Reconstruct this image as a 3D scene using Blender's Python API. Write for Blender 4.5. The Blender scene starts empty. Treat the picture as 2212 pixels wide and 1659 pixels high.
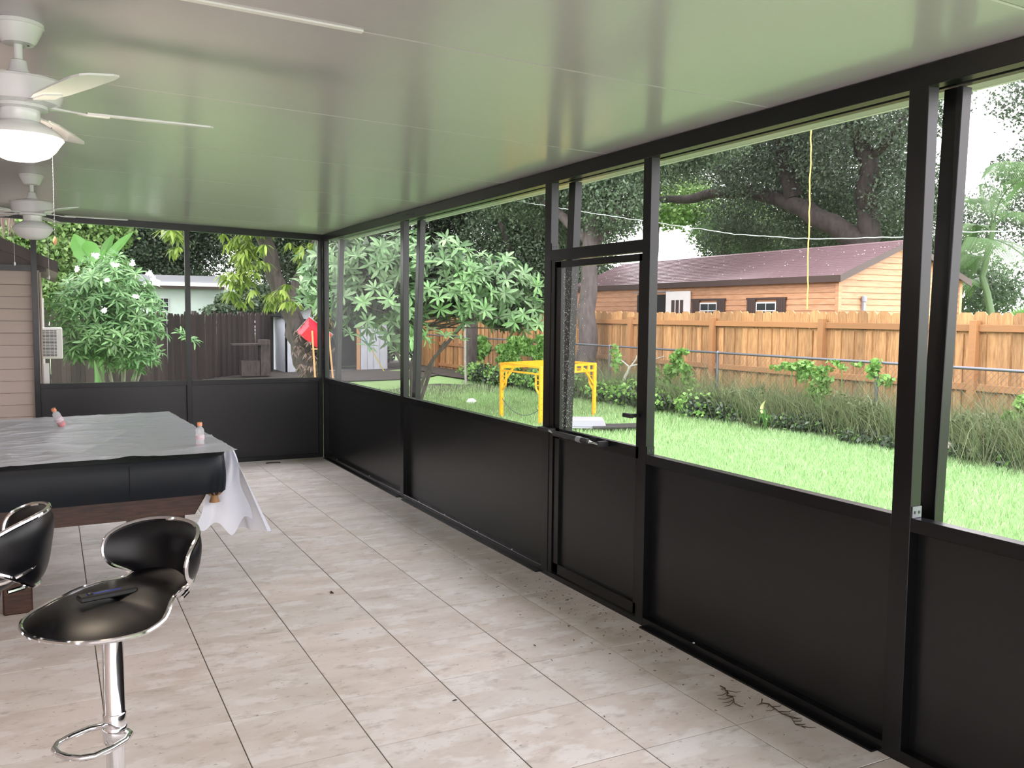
import bpy, math, random
import numpy as np
from mathutils import Vector, Matrix
random.seed(7); rng = np.random.default_rng(7)
SC = bpy.context.scene; COL = SC.collection
PI = math.pi
# ---------------------------------------------------------------- camera
F, YAW, PITCH, ROLL, CZ = 1928.36, .4771, -.07628, .00935, 1.6
_f = Vector((math.sin(YAW)*math.cos(PITCH), math.cos(YAW)*math.cos(PITCH), math.sin(PITCH)))
_r = Vector((math.cos(YAW), -math.sin(YAW), 0)); _u = _r.cross(_f)
r_ = math.cos(ROLL)*_r + math.sin(ROLL)*_u; u_ = -math.sin(ROLL)*_r + math.cos(ROLL)*_u
cam = bpy.data.cameras.new('camera'); co = bpy.data.objects.new('camera', cam); COL.objects.link(co)
co.matrix_world = Matrix(((r_.x, u_.x, -_f.x, 0), (r_.y, u_.y, -_f.y, 0), (r_.z, u_.z, -_f.z, CZ), (0, 0, 0, 1)))
cam.sensor_width = 36; cam.lens = F*36/2212; cam.clip_start = .05; cam.clip_end = 400
SC.camera = co
# ---------------------------------------------------------------- sky, exposure
w = bpy.data.worlds.new('overcast_sky'); SC.world = w; w.use_nodes = True
nt = w.node_tree; bg = nt.nodes['Background']
bg.inputs[0].default_value = (1, .96, .995, 1); bg.inputs[1].default_value = 1.0
SC.view_settings.view_transform = 'Standard'; SC.view_settings.look = 'None'
SC.view_settings.gamma = 1; SC.view_settings.use_curve_mapping = False
SC.view_settings.exposure = 2.6

# ---------------------------------------------------------------- materials
MAT = {}
def mat(name, col, rough=.5, metal=0, spec=.5, noise=None, bump=None, rand=0, island=0, trans=0, alpha=1, emit=None, coat=0, scale=(1, 1, 1), isl_col=None):
    m = bpy.data.materials.new(name); m.use_nodes = True; MAT[name] = m
    t = m.node_tree; N = t.nodes; L = t.links; p = N['Principled BSDF']; out = N['Material Output']
    p.inputs['Roughness'].default_value = rough; p.inputs['Metallic'].default_value = metal
    p.inputs['Specular IOR Level'].default_value = spec; p.inputs['Coat Weight'].default_value = coat
    src = None
    c = (*col, 1)
    rgb = N.new('ShaderNodeRGB'); rgb.outputs[0].default_value = c; src = rgb.outputs[0]
    tc = N.new('ShaderNodeTexCoord'); mp = N.new('ShaderNodeMapping'); mp.inputs['Scale'].default_value = scale
    L.new(tc.outputs['Object'], mp.inputs[0]); vec = mp.outputs[0]
    if rand or (noise and len(noise) > 3):
        oi = N.new('ShaderNodeObjectInfo')
        ad = N.new('ShaderNodeVectorMath'); ad.operation = 'MULTIPLY_ADD'
        L.new(oi.outputs['Random'], ad.inputs[0]); ad.inputs[1].default_value = (37, 51, 23); L.new(vec, ad.inputs[2]); vec = ad.outputs[0]
    if noise:   # (scale, colour b, amount)
        nz = N.new('ShaderNodeTexNoise'); nz.inputs['Scale'].default_value = noise[0]; nz.inputs['Detail'].default_value = 6
        nz.inputs['Roughness'].default_value = .6
        L.new(vec, nz.inputs['Vector'])
        rp = N.new('ShaderNodeMapRange'); rp.inputs[1].default_value = .38; rp.inputs[2].default_value = .68
        rp.inputs[4].default_value = noise[2]; L.new(nz.outputs[0], rp.inputs[0])
        mx = N.new('ShaderNodeMix'); mx.data_type = 'RGBA'; L.new(rp.outputs[0], mx.inputs[0]); L.new(src, mx.inputs[6]); mx.inputs[7].default_value = (*noise[1], 1)
        src = mx.outputs[2]
    if isl_col:
        ge = N.new('ShaderNodeNewGeometry'); mx = N.new('ShaderNodeMix'); mx.data_type = 'RGBA'
        L.new(ge.outputs['Random Per Island'], mx.inputs[0]); L.new(src, mx.inputs[6]); mx.inputs[7].default_value = (*isl_col, 1); src = mx.outputs[2]
    if rand or island:
        hs = N.new('ShaderNodeHueSaturation'); mr = N.new('ShaderNodeMapRange')
        a = rand or island
        if rand: L.new(oi.outputs['Random'], mr.inputs[0])
        else:
            ge2 = N.new('ShaderNodeNewGeometry'); ml = N.new('ShaderNodeMath'); ml.operation = 'MULTIPLY'; ml.inputs[1].default_value = 7.31
            fr = N.new('ShaderNodeMath'); fr.operation = 'FRACT'; L.new(ge2.outputs['Random Per Island'], ml.inputs[0]); L.new(ml.outputs[0], fr.inputs[0]); L.new(fr.outputs[0], mr.inputs[0])
        mr.inputs[3].default_value = 1-a; mr.inputs[4].default_value = 1+a
        L.new(mr.outputs[0], hs.inputs['Value']); L.new(src, hs.inputs['Color']); src = hs.outputs[0]
    L.new(src, p.inputs['Base Color'])
    if bump:
        nz2 = N.new('ShaderNodeTexNoise'); nz2.inputs['Scale'].default_value = bump[0]; nz2.inputs['Detail'].default_value = 4; L.new(vec, nz2.inputs['Vector'])
        bp = N.new('ShaderNodeBump'); bp.inputs['Strength'].default_value = bump[1]; bp.inputs['Distance'].default_value = .01
        L.new(nz2.outputs[0], bp.inputs['Height']); L.new(bp.outputs[0], p.inputs['Normal'])
    sh = p.outputs[0]
    if trans:
        tr = N.new('ShaderNodeBsdfTranslucent'); L.new(src, tr.inputs[0]); ms = N.new('ShaderNodeMixShader'); ms.inputs[0].default_value = trans
        L.new(sh, ms.inputs[1]); L.new(tr.outputs[0], ms.inputs[2]); sh = ms.outputs[0]
    if alpha < 1:
        tp = N.new('ShaderNodeBsdfTransparent'); ms = N.new('ShaderNodeMixShader'); ms.inputs[0].default_value = alpha
        L.new(tp.outputs[0], ms.inputs[1]); L.new(sh, ms.inputs[2]); sh = ms.outputs[0]
    if emit:
        p.inputs['Emission Color'].default_value = (*emit[0], 1); p.inputs['Emission Strength'].default_value = emit[1]
    L.new(sh, out.inputs[0])
    return m
M = MAT
mat('black_aluminium', (.003, .0032, .004), .27, spec=.36, bump=(400, .03))
mat('black_panel', (.006, .0062, .007), .30, spec=.42, bump=(300, .02))
mat('screen_mesh', (.20, .21, .23), .6, alpha=.07)
mat('screen_hazy', (.50, .52, .57), .6, alpha=.30)  # denser grey haze put into this pane's colour
mat('screen_wet', (.5, .52, .55), .3, alpha=.10)
mat('ceiling_white', (.50, .475, .50), .21, spec=.75, bump=(60, .03), noise=(3, (.48, .455, .48), .5))
mat('grout', (.16, .14, .12), .9, noise=(8, (.08, .07, .06), .6))
mat('siding_beige', (.52, .43, .38), .6, noise=(5, (.48, .40, .35), .5), scale=(1, 1, 6))
mat('white_paint', (.78, .78, .77), .35, noise=(6, (.70, .70, .68), .4))
mat('fan_white', (.72, .73, .74), .22, coat=.3)
mat('glass_frosted', (.8, .8, .8), .3)
mat('lamp_glass', (1, .95, .88), .3, emit=((1, .86, .70), 1.1))
mat('chrome', (.82, .82, .84), .08, metal=1)
mat('black_leather', (.003, .003, .0042), .36, spec=.32, bump=(500, .03))
mat('black_vinyl', (.003, .0055, .009), .42, spec=.22, bump=(5, .3))
mat('dark_metal', (.03, .03, .035), .35, metal=.6)
mat('walnut', (.060, .024, .012), .4, spec=.35, noise=(9, (.018, .008, .005), .9), scale=(1, 1, 9), bump=(30, .06))
mat('plastic_sheet', (.68, .71, .79), .28, spec=.25, alpha=.78, bump=(2.2, .10))
mat('tan_leather', (.30, .17, .07), .6, noise=(40, (.2, .1, .04), .5))
mat('bottle_plastic', (.9, .92, .95), .08, alpha=.30)
mat('red_juice', (.75, .03, .04), .2)
mat('orange_cap', (.85, .34, .18), .4)
mat('pink_label', (.80, .60, .66), .5, alpha=.7)
mat('blue_tape', (.02, .05, .40), .4)
mat('rough_black', (.012, .012, .012), .5)
mat('yellow_paint', (.90, .42, .02), .35, noise=(14, (.75, .30, .02), .6))
mat('galvanised', (.17, .18, .21), .45, metal=.7, noise=(20, (.18, .18, .2), .6))
mat('cedar', (.44, .25, .105), .6, noise=(5, (.23, .115, .045), .9), scale=(7, 7, .9), rand=.30)
mat('cedar_rail', (.29, .15, .06), .65, noise=(6, (.36, .16, .06), .8), scale=(7, .9, 7), rand=.12)
mat('old_fence', (.050, .036, .034), .8, noise=(7, (.032, .025, .024), .9), scale=(6, 6, .8), rand=.40)
mat('cedar_siding', (.50, .28, .155), .5, noise=(4, (.34, .16, .07), .8), scale=(1, 1, 8), rand=.07)
mat('metal_roof', (.24, .16, .18), .22, metal=.2, spec=.9, rand=.04, noise=(7, (.22, .14, .14), .5))
mat('brown_trim', (.055, .033, .028), .4)
mat('dark_glass', (.03, .035, .04), .1)
mat('inside_shade', (.02, .02, .022), .9)  # near-black colour stands for the shade inside openings
mat('shed_white', (.62, .66, .74), .6, noise=(5, (.45, .48, .52), .6), scale=(3, 3, .7))
mat('mint_stucco', (.55, .66, .60), .8, noise=(4, (.48, .58, .53), .5))
mat('bark', (.045, .036, .032), .9, noise=(5, (.016, .013, .012), .9), bump=(9, .8), scale=(2, 2, .7))
mat('bark_grey', (.10, .085, .08), .9, noise=(7, (.045, .035, .033), .9), bump=(12, .9), scale=(2, 2, .5))
mat('pale_bark', (.36, .36, .31), .8, noise=(12, (.2, .2, .17), .7))
mat('lawn_soil', (.25, .40, .15), .9, noise=(3.5, (.17, .31, .10), .8))
mat('dirt', (.060, .052, .042), .95, noise=(6, (.028, .024, .02), .9), bump=(20, .6))
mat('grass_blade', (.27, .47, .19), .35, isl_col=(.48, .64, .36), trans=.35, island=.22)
mat('shade_grass', (.18, .34, .12), .45, isl_col=(.32, .42, .20), trans=.3, island=.3)  # darker copy of the grass, tree shade put into the colour
mat('weed_blade', (.075, .14, .055), .6, isl_col=(.27, .29, .16), island=.35, trans=.3)
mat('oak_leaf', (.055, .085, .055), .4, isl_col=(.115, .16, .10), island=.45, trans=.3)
mat('lit_leaf', (.14, .25, .075), .45, isl_col=(.25, .38, .13), island=.3, trans=.4)
mat('dark_leaf', (.040, .065, .042), .4, isl_col=(.085, .125, .07), island=.4, trans=.25)
mat('grey_leaf', (.08, .13, .075), .45, isl_col=(.13, .19, .11), island=.4, trans=.3)
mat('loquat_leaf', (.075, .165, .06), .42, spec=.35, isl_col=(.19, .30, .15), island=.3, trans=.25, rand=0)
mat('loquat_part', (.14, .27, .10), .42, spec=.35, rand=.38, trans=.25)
mat('shrub_leaf', (.08, .20, .065), .42, spec=.35, isl_col=(.20, .36, .15), island=.25, trans=.3)
mat('mango_leaf', (.16, .26, .05), .4, isl_col=(.34, .45, .10), island=.25, trans=.4)
mat('brown_leaf', (.22, .18, .08), .7, isl_col=(.10, .08, .04), island=.2, trans=.2)
mat('banana_leaf', (.12, .27, .075), .35, rand=.3, trans=.35)
mat('palm_leaf', (.075, .16, .055), .4, isl_col=(.13, .22, .09), island=.2, trans=.3)
mat('vine_leaf', (.16, .36, .08), .45, isl_col=(.28, .48, .14), island=.3, trans=.4)
mat('petal_white', (.85, .87, .85), .5)
mat('red_paint', (.72, .03, .06), .35)
mat('light_wood', (.60, .33, .16), .6, noise=(8, (.5, .26, .12), .6), scale=(5, 5, 1))
mat('green_paint', (.03, .20, .16), .4)
mat('yellow_pole', (.62, .50, .12), .4)
mat('grey_plastic', (.27, .28, .31), .4)
mat('rope_white', (.42, .45, .45), .7)
mat('rope_yellow', (.80, .58, .12), .7)
mat('rock_white', (.62, .56, .48), .9, noise=(9, (.35, .28, .22), .7), bump=(15, .6))
mat('twig', (.05, .032, .02), .9)
mat('moss', (.22, .17, .14), .9, isl_col=(.10, .07, .06))
mat('concrete', (.36, .34, .32), .9, noise=(10, (.28, .26, .24), .5))
mat('bounce_slab', (.55, .52, .50), .85, noise=(5, (.48, .45, .43), .5))
# travertine: warm beige tiles with streaks and dark pits
def tile_mat():
    m = bpy.data.materials.new('travertine'); m.use_nodes = True; t = m.node_tree; N = t.nodes; L = t.links; p = N['Principled BSDF']
    tc = N.new('ShaderNodeTexCoord'); oi = N.new('ShaderNodeObjectInfo')
    ad = N.new('ShaderNodeVectorMath'); ad.operation = 'MULTIPLY_ADD'; L.new(oi.outputs['Random'], ad.inputs[0]); ad.inputs[1].default_value = (41, 67, 13); L.new(tc.outputs['Object'], ad.inputs[2])
    mp = N.new('ShaderNodeMapping'); mp.inputs['Scale'].default_value = (2.9, 5.2, 2); L.new(ad.outputs[0], mp.inputs[0])
    def nz(s, d, v, a, b, o):
        n = N.new('ShaderNodeTexNoise'); n.inputs['Scale'].default_value = s; n.inputs['Detail'].default_value = d; n.inputs['Roughness'].default_value = .62; L.new(v, n.inputs['Vector'])
        r = N.new('ShaderNodeMapRange'); r.inputs[1].default_value = a; r.inputs[2].default_value = b; r.inputs[4].default_value = o; L.new(n.outputs[0], r.inputs[0]); return r.outputs[0]
    def mix(f, a, b):
        x = N.new('ShaderNodeMix'); x.data_type = 'RGBA'; L.new(f, x.inputs[0])
        if isinstance(a, tuple): x.inputs[6].default_value = (*a, 1)
        else: L.new(a, x.inputs[6])
        x.inputs[7].default_value = (*b, 1); return x.outputs[2]
    c = mix(oi.outputs['Random'], (.74, .665, .62), (.69, .65, .62))
    c = mix(nz(1.0, 5, mp.outputs[0], .42, .62, .75), c, (.58, .51, .46))
    c = mix(nz(1.3, 4, mp.outputs[0], .52, .60, .7), c, (.80, .77, .76))
    c = mix(nz(3.1, 9, mp.outputs[0], .56, .70, .55), c, (.36, .31, .27))
    c = mix(nz(11, 6, mp.outputs[0], .64, .70, .7), c, (.15, .13, .11))
    L.new(c, p.inputs['Base Color']); p.inputs['Roughness'].default_value = .42
    b = N.new('ShaderNodeBump'); b.inputs['Strength'].default_value = .12; b.inputs['Distance'].default_value = .005
    n = N.new('ShaderNodeTexNoise'); n.inputs['Scale'].default_value = 6; L.new(mp.outputs[0], n.inputs['Vector']); L.new(n.outputs[0], b.inputs['Height']); L.new(b.outputs[0], p.inputs['Normal'])
    MAT['travertine'] = m
tile_mat()

# ---------------------------------------------------------------- mesh helpers
def npmesh(name, V, Fc, smooth=False):
    """V (n,3); Fc (m,k) array or list of faces"""
    me = bpy.data.meshes.new(name)
    if isinstance(Fc, np.ndarray):
        m, k = Fc.shape
        me.vertices.add(len(V)); me.vertices.foreach_set('co', np.asarray(V, dtype=np.float32).ravel())
        me.loops.add(m*k); me.loops.foreach_set('vertex_index', Fc.astype(np.int32).ravel())
        me.polygons.add(m); me.polygons.foreach_set('loop_start', np.arange(0, m*k, k, dtype=np.int32))
        me.update(calc_edges=True)
    else:
        me.from_pydata([tuple(v) for v in V], [], Fc); me.update()
    if smooth: me.polygons.foreach_set('use_smooth', np.ones(len(me.polygons), dtype=bool))
    return me
class MB:
    def __init__(s): s.V = []; s.F = []; s.S = False
    def add(s, V, Fs):
        o = len(s.V); s.V += [tuple(v) for v in V]; s.F += [tuple(i+o for i in f) for f in Fs]; return s
    def box(s, x0, x1, y0, y1, z0, z1, mtx=None):
        V = [Vector((x, y, z)) for z in (z0, z1) for y in (y0, y1) for x in (x0, x1)]
        if mtx: V = [mtx @ v for v in V]
        return s.add(V, [(0, 2, 3, 1), (4, 5, 7, 6), (0, 1, 5, 4), (2, 6, 7, 3), (0, 4, 6, 2), (1, 3, 7, 5)])
    def bar(s, a, b, wx, wz, up=(0, 0, 1)):
        a = Vector(a); b = Vector(b); d = (b-a).normalized(); u = Vector(up)
        if abs(d.dot(u)) > .98: u = Vector((0, 1, 0))
        sx = d.cross(u).normalized(); sz = sx.cross(d)
        V = [p + sx*i*wx/2 + sz*j*wz/2 for p in (a, b) for i, j in ((-1, -1), (1, -1), (1, 1), (-1, 1))]
        return s.add(V, [(3, 2, 1, 0), (4, 5, 6, 7)] + [(i, (i+1) % 4, (i+1) % 4+4, i+4) for i in range(4)])
    def tube(s, pts, rad, n=8, closed=False, cap=True):
        P = [Vector(p) for p in pts]; m = len(P)
        R = rad if hasattr(rad, '__len__') else [rad]*m
        V = []; prev = None
        for i in range(m):
            if closed: d = P[(i+1) % m]-P[i-1]
            else: d = P[min(i+1, m-1)]-P[max(i-1, 0)]
            d.normalize()
            if prev is None:
                a = Vector((0, 0, 1)) if abs(d.z) < .9 else Vector((1, 0, 0)); sx = d.cross(a).normalized()
            else:
                sx = (prev - d*prev.dot(d)); sx = sx.normalized() if sx.length > 1e-6 else d.orthogonal().normalized()
            prev = sx; sy = d.cross(sx)
            V += [P[i] + (sx*math.cos(2*PI*k/n)+sy*math.sin(2*PI*k/n))*R[i] for k in range(n)]
        Fs = []
        for i in range(m if closed else m-1):
            j = (i+1) % m
            Fs += [(i*n+k, i*n+(k+1) % n, j*n+(k+1) % n, j*n+k) for k in range(n)]
        if cap and not closed: Fs += [tuple(range(n-1, -1, -1)), tuple((m-1)*n+k for k in range(n))]
        s.S = True
        return s.add(V, Fs)
    def lathe(s, prof, n=24, c=(0, 0, 0), cap=True):
        V = []; m = len(prof)
        for r, z in prof: V += [(c[0]+r*math.cos(2*PI*k/n), c[1]+r*math.sin(2*PI*k/n), c[2]+z) for k in range(n)]
        Fs = []
        for i in range(m-1): Fs += [(i*n+k, i*n+(k+1) % n, (i+1)*n+(k+1) % n, (i+1)*n+k) for k in range(n)]
        if cap: Fs += [tuple(range(n-1, -1, -1)), tuple((m-1)*n+k for k in range(n))]
        s.S = True
        return s.add(V, Fs)
    def grid(s, fn, nu, nv):
        V = [fn(i/nu, j/nv) for i in range(nu+1) for j in range(nv+1)]
        s.S = True
        return s.add(V, [(i*(nv+1)+j, (i+1)*(nv+1)+j, (i+1)*(nv+1)+j+1, i*(nv+1)+j+1) for i in range(nu) for j in range(nv)])
    def prism(s, poly, a0, a1, axis='y'):
        """poly in the two other axes"""
        n = len(poly)
        def P(p, a): return (p[0], a, p[1]) if axis == 'y' else ((a, p[0], p[1]) if axis == 'x' else (p[0], p[1], a))
        V = [P(p, a0) for p in poly]+[P(p, a1) for p in poly]
        return s.add(V, [tuple(range(n))[::-1], tuple(range(n, 2*n))]+[(i, (i+1) % n, n+(i+1) % n, n+i) for i in range(n)])
    def mesh(s, name, m, smooth=None, bevel=0):
        me = bpy.data.meshes.new(name); me.from_pydata(s.V, [], s.F); me.update()
        import bmesh
        b = bmesh.new(); b.from_mesh(me); bmesh.ops.recalc_face_normals(b, faces=b.faces)
        if bevel: bmesh.ops.bevel(b, geom=list(b.edges), offset=bevel, segments=1, affect='EDGES')
        b.to_mesh(me); b.free()
        if smooth if smooth is not None else s.S:
            me.polygons.foreach_set('use_smooth', np.ones(len(me.polygons), dtype=bool))
            try: me.set_sharp_from_angle(angle=math.radians(40))
            except Exception: pass
        me.materials.append(M[m]); return me
    def build(s, name, m, parent=None, **k): return link(name, s.mesh(name, m, **k), parent)
def link(name, me, parent=None, loc=None, rot=None):
    o = bpy.data.objects.new(name, me); COL.objects.link(o)
    if parent: o.parent = parent
    if loc: o.location = loc
    if rot: o.rotation_euler = rot
    return o
def tag(o, label=None, cat=None, group=None, kind=None):
    if label: o['label'] = label
    if cat: o['category'] = cat
    if group: o['group'] = group
    if kind: o['kind'] = kind
    return o
def thing(name, label, cat, loc=(0, 0, 0), rz=0, group=None):
    o = bpy.data.objects.new(name, None); COL.objects.link(o); o.location = loc; o.rotation_euler = (0, 0, rz); o.empty_display_size = .1
    return tag(o, label, cat, group)
def struct(name, label=None):
    o = bpy.data.objects.new(name, None); COL.objects.link(o); o.empty_display_size = .1
    return tag(o, label, None, None, 'structure')
def copy_tree(o, parent=None):
    c = o.copy(); COL.objects.link(c); c.parent = parent
    for ch in list(o.children): copy_tree(ch, c)
    return c
def bx(name, m, parent, *a, bevel=0): return MB().box(*a).build(name, m, parent, bevel=bevel)

WX, FY = 2.689, 9.79
def cz(x): return 2.545 - .0257*x
# ---------------------------------------------------------------- floor
fl = struct('floor', 'pale travertine tile porch floor with thin dark joints')
bx('slab', 'concrete', fl, -3.3, 2.80, -3, 9.95, -.14, -.012)
bx('grout', 'grout', fl, -3.25, 2.78, -2.95, 9.93, -.012, -.0035)
PX, PY = .4425, .455
gx = [.15+PX*k for k in range(-8, 7)]; gy = [3.07+PY*k for k in range(-13, 16)]
def tilebox(x0, x1, y0, y1):
    g = .0022
    return MB().box(x0+g, x1-g, y0+g, y1-g, -.0035, 0)
cache = {}
rest = MB()
for i in range(len(gx)-1):
    for j in range(len(gy)-1):
        x0, x1, y0, y1 = gx[i], min(gx[i+1], 2.76), gy[j], min(gy[j+1], 9.92)
        if x1-x0 < .02 or y1-y0 < .02: continue
        if x0 < -.75 or y0 < 1.2: rest.box(x0+.0022, x1-.0022, y0+.0022, y1-.0022, -.0035, 0); continue
        key = (round(x1-x0, 4), round(y1-y0, 4))
        if key not in cache:
            cache[key] = MB().box(-(x1-x0)/2+.0022, (x1-x0)/2-.0022, -(y1-y0)/2+.0022, (y1-y0)/2-.0022, -.0035, 0).mesh('tile', 'travertine', bevel=.0009)
        link('tile', cache[key], fl, ((x0+x1)/2, (y0+y1)/2, random.uniform(-.0004, .0004)))
tag(rest.build('tile_field', 'travertine', fl), kind='stuff')

# ---------------------------------------------------------------- ceiling
ce = struct('ceiling', 'glossy white insulated panel porch ceiling with cross seams')
seams = [2.89+1.237*k for k in range(-5, 6)] + [10.18]
sl_ = 0.0257
XL = -3.2
for a, b in zip(seams[:-1], seams[1:]):
    x0, x1 = XL, 3.12
    mb = MB()
    g = .0028
    V = [(x, y, cz(x)+dz) for dz in (0, .08) for y in (a+g, b-g) for x in (x0, x1)]
    mb.add(V, [(0, 2, 3, 1), (4, 5, 7, 6), (0, 1, 5, 4), (2, 6, 7, 3), (0, 4, 6, 2), (1, 3, 7, 5)])
    mb.build('ceiling_panel', 'ceiling_white', ce, bevel=.004)
mb = MB(); V = [(x, y, cz(x)+dz) for dz in (.012, .10) for y in (-3.2, 10.17) for x in (XL, 3.11)]
mb.add(V, [(0, 2, 3, 1), (4, 5, 7, 6), (0, 1, 5, 4), (2, 6, 7, 3), (0, 4, 6, 2), (1, 3, 7, 5)]); mb.build('panel_core', 'ceiling_white', ce)
# raised white seam strip near the camera
mb = MB(); V = [(x, y, cz(x)+dz) for dz in (-.006, .002) for y in (2.872, 2.895) for x in (-.6, .93)]
mb.add(V, [(0, 2, 3, 1), (4, 5, 7, 6), (0, 1, 5, 4), (2, 6, 7, 3), (0, 4, 6, 2), (1, 3, 7, 5)]); tag(mb.build('seam_strip', 'white_paint', ce), 'short raised white strip over a ceiling seam')
# gutter edge outside
bx('trim_1', 'white_paint', None, 3.115, 3.135, -3.2, 10.2, 2.4635, 2.56); tag(bpy.data.objects['trim_1'], 'white roof edge trim outside the screen wall', kind='structure')

# ---------------------------------------------------------------- right screen wall
wr = struct('wall_right', 'long black aluminium screen wall with solid lower panels')
K = 'black_aluminium'
posts = [(9.715, 9.79), (7.24, 7.315), (4.71, 4.785), (3.706, 3.772), (2.12, 2.20), (.10, .18), (-2.2, -2.12)]
for k, (a, b) in enumerate(posts):
    bx('post', K, wr, WX, WX+.052, a, b, 0, cz(WX)-.006, bevel=.0015)
bx('top_beam', K, wr, WX-.002, WX+.055, -3, 9.79, 2.397, cz(WX)-.004, bevel=.002)
bx('outer_beam', K, wr, 2.862, 2.902, -3, 10.0, 2.424, 2.440, bevel=.002)
bays = list(zip([p[0] for p in posts[:-1]], [p[1] for p in posts[1:]]))
for k, (y1, y0) in enumerate(bays):
    if k == 2: continue
    bx('sill_rail', K, wr, WX+.001, WX+.051, y0, y1, .848, .898, bevel=.0015)
    bx('bottom_rail', K, wr, WX+.001, WX+.051, y0, y1, 0, .045, bevel=.0015)
    bx('kick_panel', 'black_panel', wr, WX+.046, WX+.05, y0, y1, .045, .848)
    # little corner clips with screw holes
    c = MB().box(WX+.004, WX+.048, y0-.001, y0+.004, 0, .035); 
    # clips sit on the side face of the post that faces the bay
for y in (4.71, 3.706, 2.12):
    z0 = .899 if y != 4.71 else 1.996
    o = bx('bracket', 'galvanised' if y == 2.12 else K, wr, WX+.004, WX+.05, y-.006, y-.001, z0, z0+.04)
    for dx in (.016, .038): bx('screw_hole', 'rough_black', o, WX+dx-.004, WX+dx+.004, y-.0075, y-.006, z0+.014, z0+.024)
for y in (3.3, 5.2, 5.75, 6.35, 6.9, 8.2, 9.3):
    MB().lathe([(.001, .0462), (.005, .0475), (.006, .045)], 8, (WX+.03-.02, y, 0)).build('anchor_screw', 'white_paint', wr)
for k, y in enumerate(np.linspace(6.98, 7.22, 6)):
    bx('screw_hole', 'rough_black', wr, WX-.0035, WX-.0018, y, y+.012, 2.425+.002*k, 2.432+.002*k)
# door bay header
bx('transom_bar', K, wr, WX+.001, WX+.051, 3.772, 4.71, 1.932, 1.995, bevel=.0015)
bx('door_frame', K, wr, WX+.004, WX+.06, 4.665, 4.71, 0, 1.932)
bx('door_frame', K, wr, WX+.02, WX+.06, 3.772, 3.782, 0, 1.932)
bx('threshold', K, wr, WX+.001, WX+.06, 3.772, 4.71, 0, .03)
# leaning outer supports
for (a, b) in ((9.70, 9.79), (7.30, 7.375), (4.73, 4.805), (2.12, 2.20)):
    c = (a+b)/2
    o = MB().bar((2.815, c, -.1), (2.892, c, 2.42), .075, .05, up=(1, 0, 0)).build('outer_post', K, wr, bevel=.002)
# screens as windows
def screen(n, name_mat, V4, label):
    me = npmesh('screen', np.array(V4), np.array([[0, 1, 2, 3]])); me.materials.append(M[name_mat])
    o = link('window_%d' % n, me); tag(o, label, kind='structure'); return o
wl = ['far corner screen pane in the right wall, hazed grey', 'right wall screen pane in front of the loquat shrub', None, 'wide screen pane right of the door, facing the shed', 'screen pane at the right edge of the view, facing the palm', 'screen pane of the right wall nearest the camera']
n = 1
for k, (y1, y0) in enumerate(bays):
    if k == 2 or k > 5: continue
    screen(n, 'screen_hazy' if k == 0 else 'screen_mesh', [(WX+.048, y0, .898), (WX+.048, y1-.07, .898), (WX+.048, y1-.07, 2.40), (WX+.048, y0, 2.40)], wl[k]); n += 1
screen(n, 'screen_mesh', [(WX+.048, 3.772, 1.995), (WX+.048, 4.71, 1.995), (WX+.048, 4.71, 2.40), (WX+.048, 3.772, 2.40)], 'small transom screen pane above the door'); n += 1
# ---------------------------------------------------------------- door
dr = struct('door_1', 'black screen door with solid lower panel and closer tube')
x0, x1 = WX+.012, WX+.042
for a, b in ((4.603, 4.66), (3.785, 3.812)): bx('stile', K, dr, x0, x1, a, b, .035, 1.925, bevel=.0015)
bx('top_rail', K, dr, x0, x1, 3.785, 4.66, 1.888, 1.925)
bx('middle_rail', K, dr, x0, x1, 3.785, 4.66, .865, .925)
bx('bottom_rail', K, dr, x0, x1, 3.785, 4.66, .035, .095)
bx('kick_panel', 'black_panel', dr, x0+.018, x0+.024, 3.80, 4.61, .09, .87)
me = npmesh('screen', np.array([(x0+.02, 3.80, .92), (x0+.02, 4.61, .92), (x0+.02, 4.61, 1.89), (x0+.02, 3.80, 1.89)]), np.array([[0, 1, 2, 3]])); me.materials.append(M['screen_wet'])
tag(link('screen', me, dr), 'door screen beaded with rain')
V = []; Fs = []
for k in range(520):
    y = 4.60-abs(random.gauss(0, .09)) if k < 700 else random.uniform(3.82, 4.6); z = random.uniform(.94, 1.87); s = random.uniform(.0008, .0022)
    if y < 3.82: continue
    o = len(V); V += [(x0+.017, y-s, z), (x0+.017, y, z-s), (x0+.017, y+s, z), (x0+.017, y, z+s), (x0+.015, y, z)]
    Fs += [(o, o+1, o+4), (o+1, o+2, o+4), (o+2, o+3, o+4), (o+3, o, o+4)]
mb = MB(); mb.V = V; mb.F = Fs; tag(mb.build('raindrop', 'petal_white', dr), 'raindrops caught in the door screen', kind='stuff')
cl = MB().tube([(WX-.045, 4.56, .905), (WX-.045, 4.18, .905)], .017, 14).build('closer', 'rough_black', dr)
MB().tube([(WX-.045, 4.30, .905), (WX-.045, 4.25, .905)], .0178, 14).build('closer_band', 'grey_plastic', cl)
MB().tube([(WX-.045, 4.18, .905), (WX-.045, 4.15, .905), (WX-.045, 4.08, .905)], [.011, .006, .006], 8).build('closer_rod', 'chrome', cl)
bx('closer_bracket', 'rough_black', cl, WX-.05, x0, 4.07, 4.09, .89, .92)
MB().tube([(WX-.045, 4.64, .915), (WX-.045, 4.56, .905)], .005, 8).build('closer_pin', 'chrome', cl)
bx('jamb_bracket', 'rough_black', cl, WX-.05, WX+.004, 4.63, 4.76, .905, .925)
lt = bx('latch', 'rough_black', dr, WX-.02, x0, 3.79, 3.80, 1.08, 1.10)
MB().box(WX-.045, WX-.02, 3.785, 3.86, 1.078, 1.10).build('latch_lever', 'rough_black', lt, bevel=.003)

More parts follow.
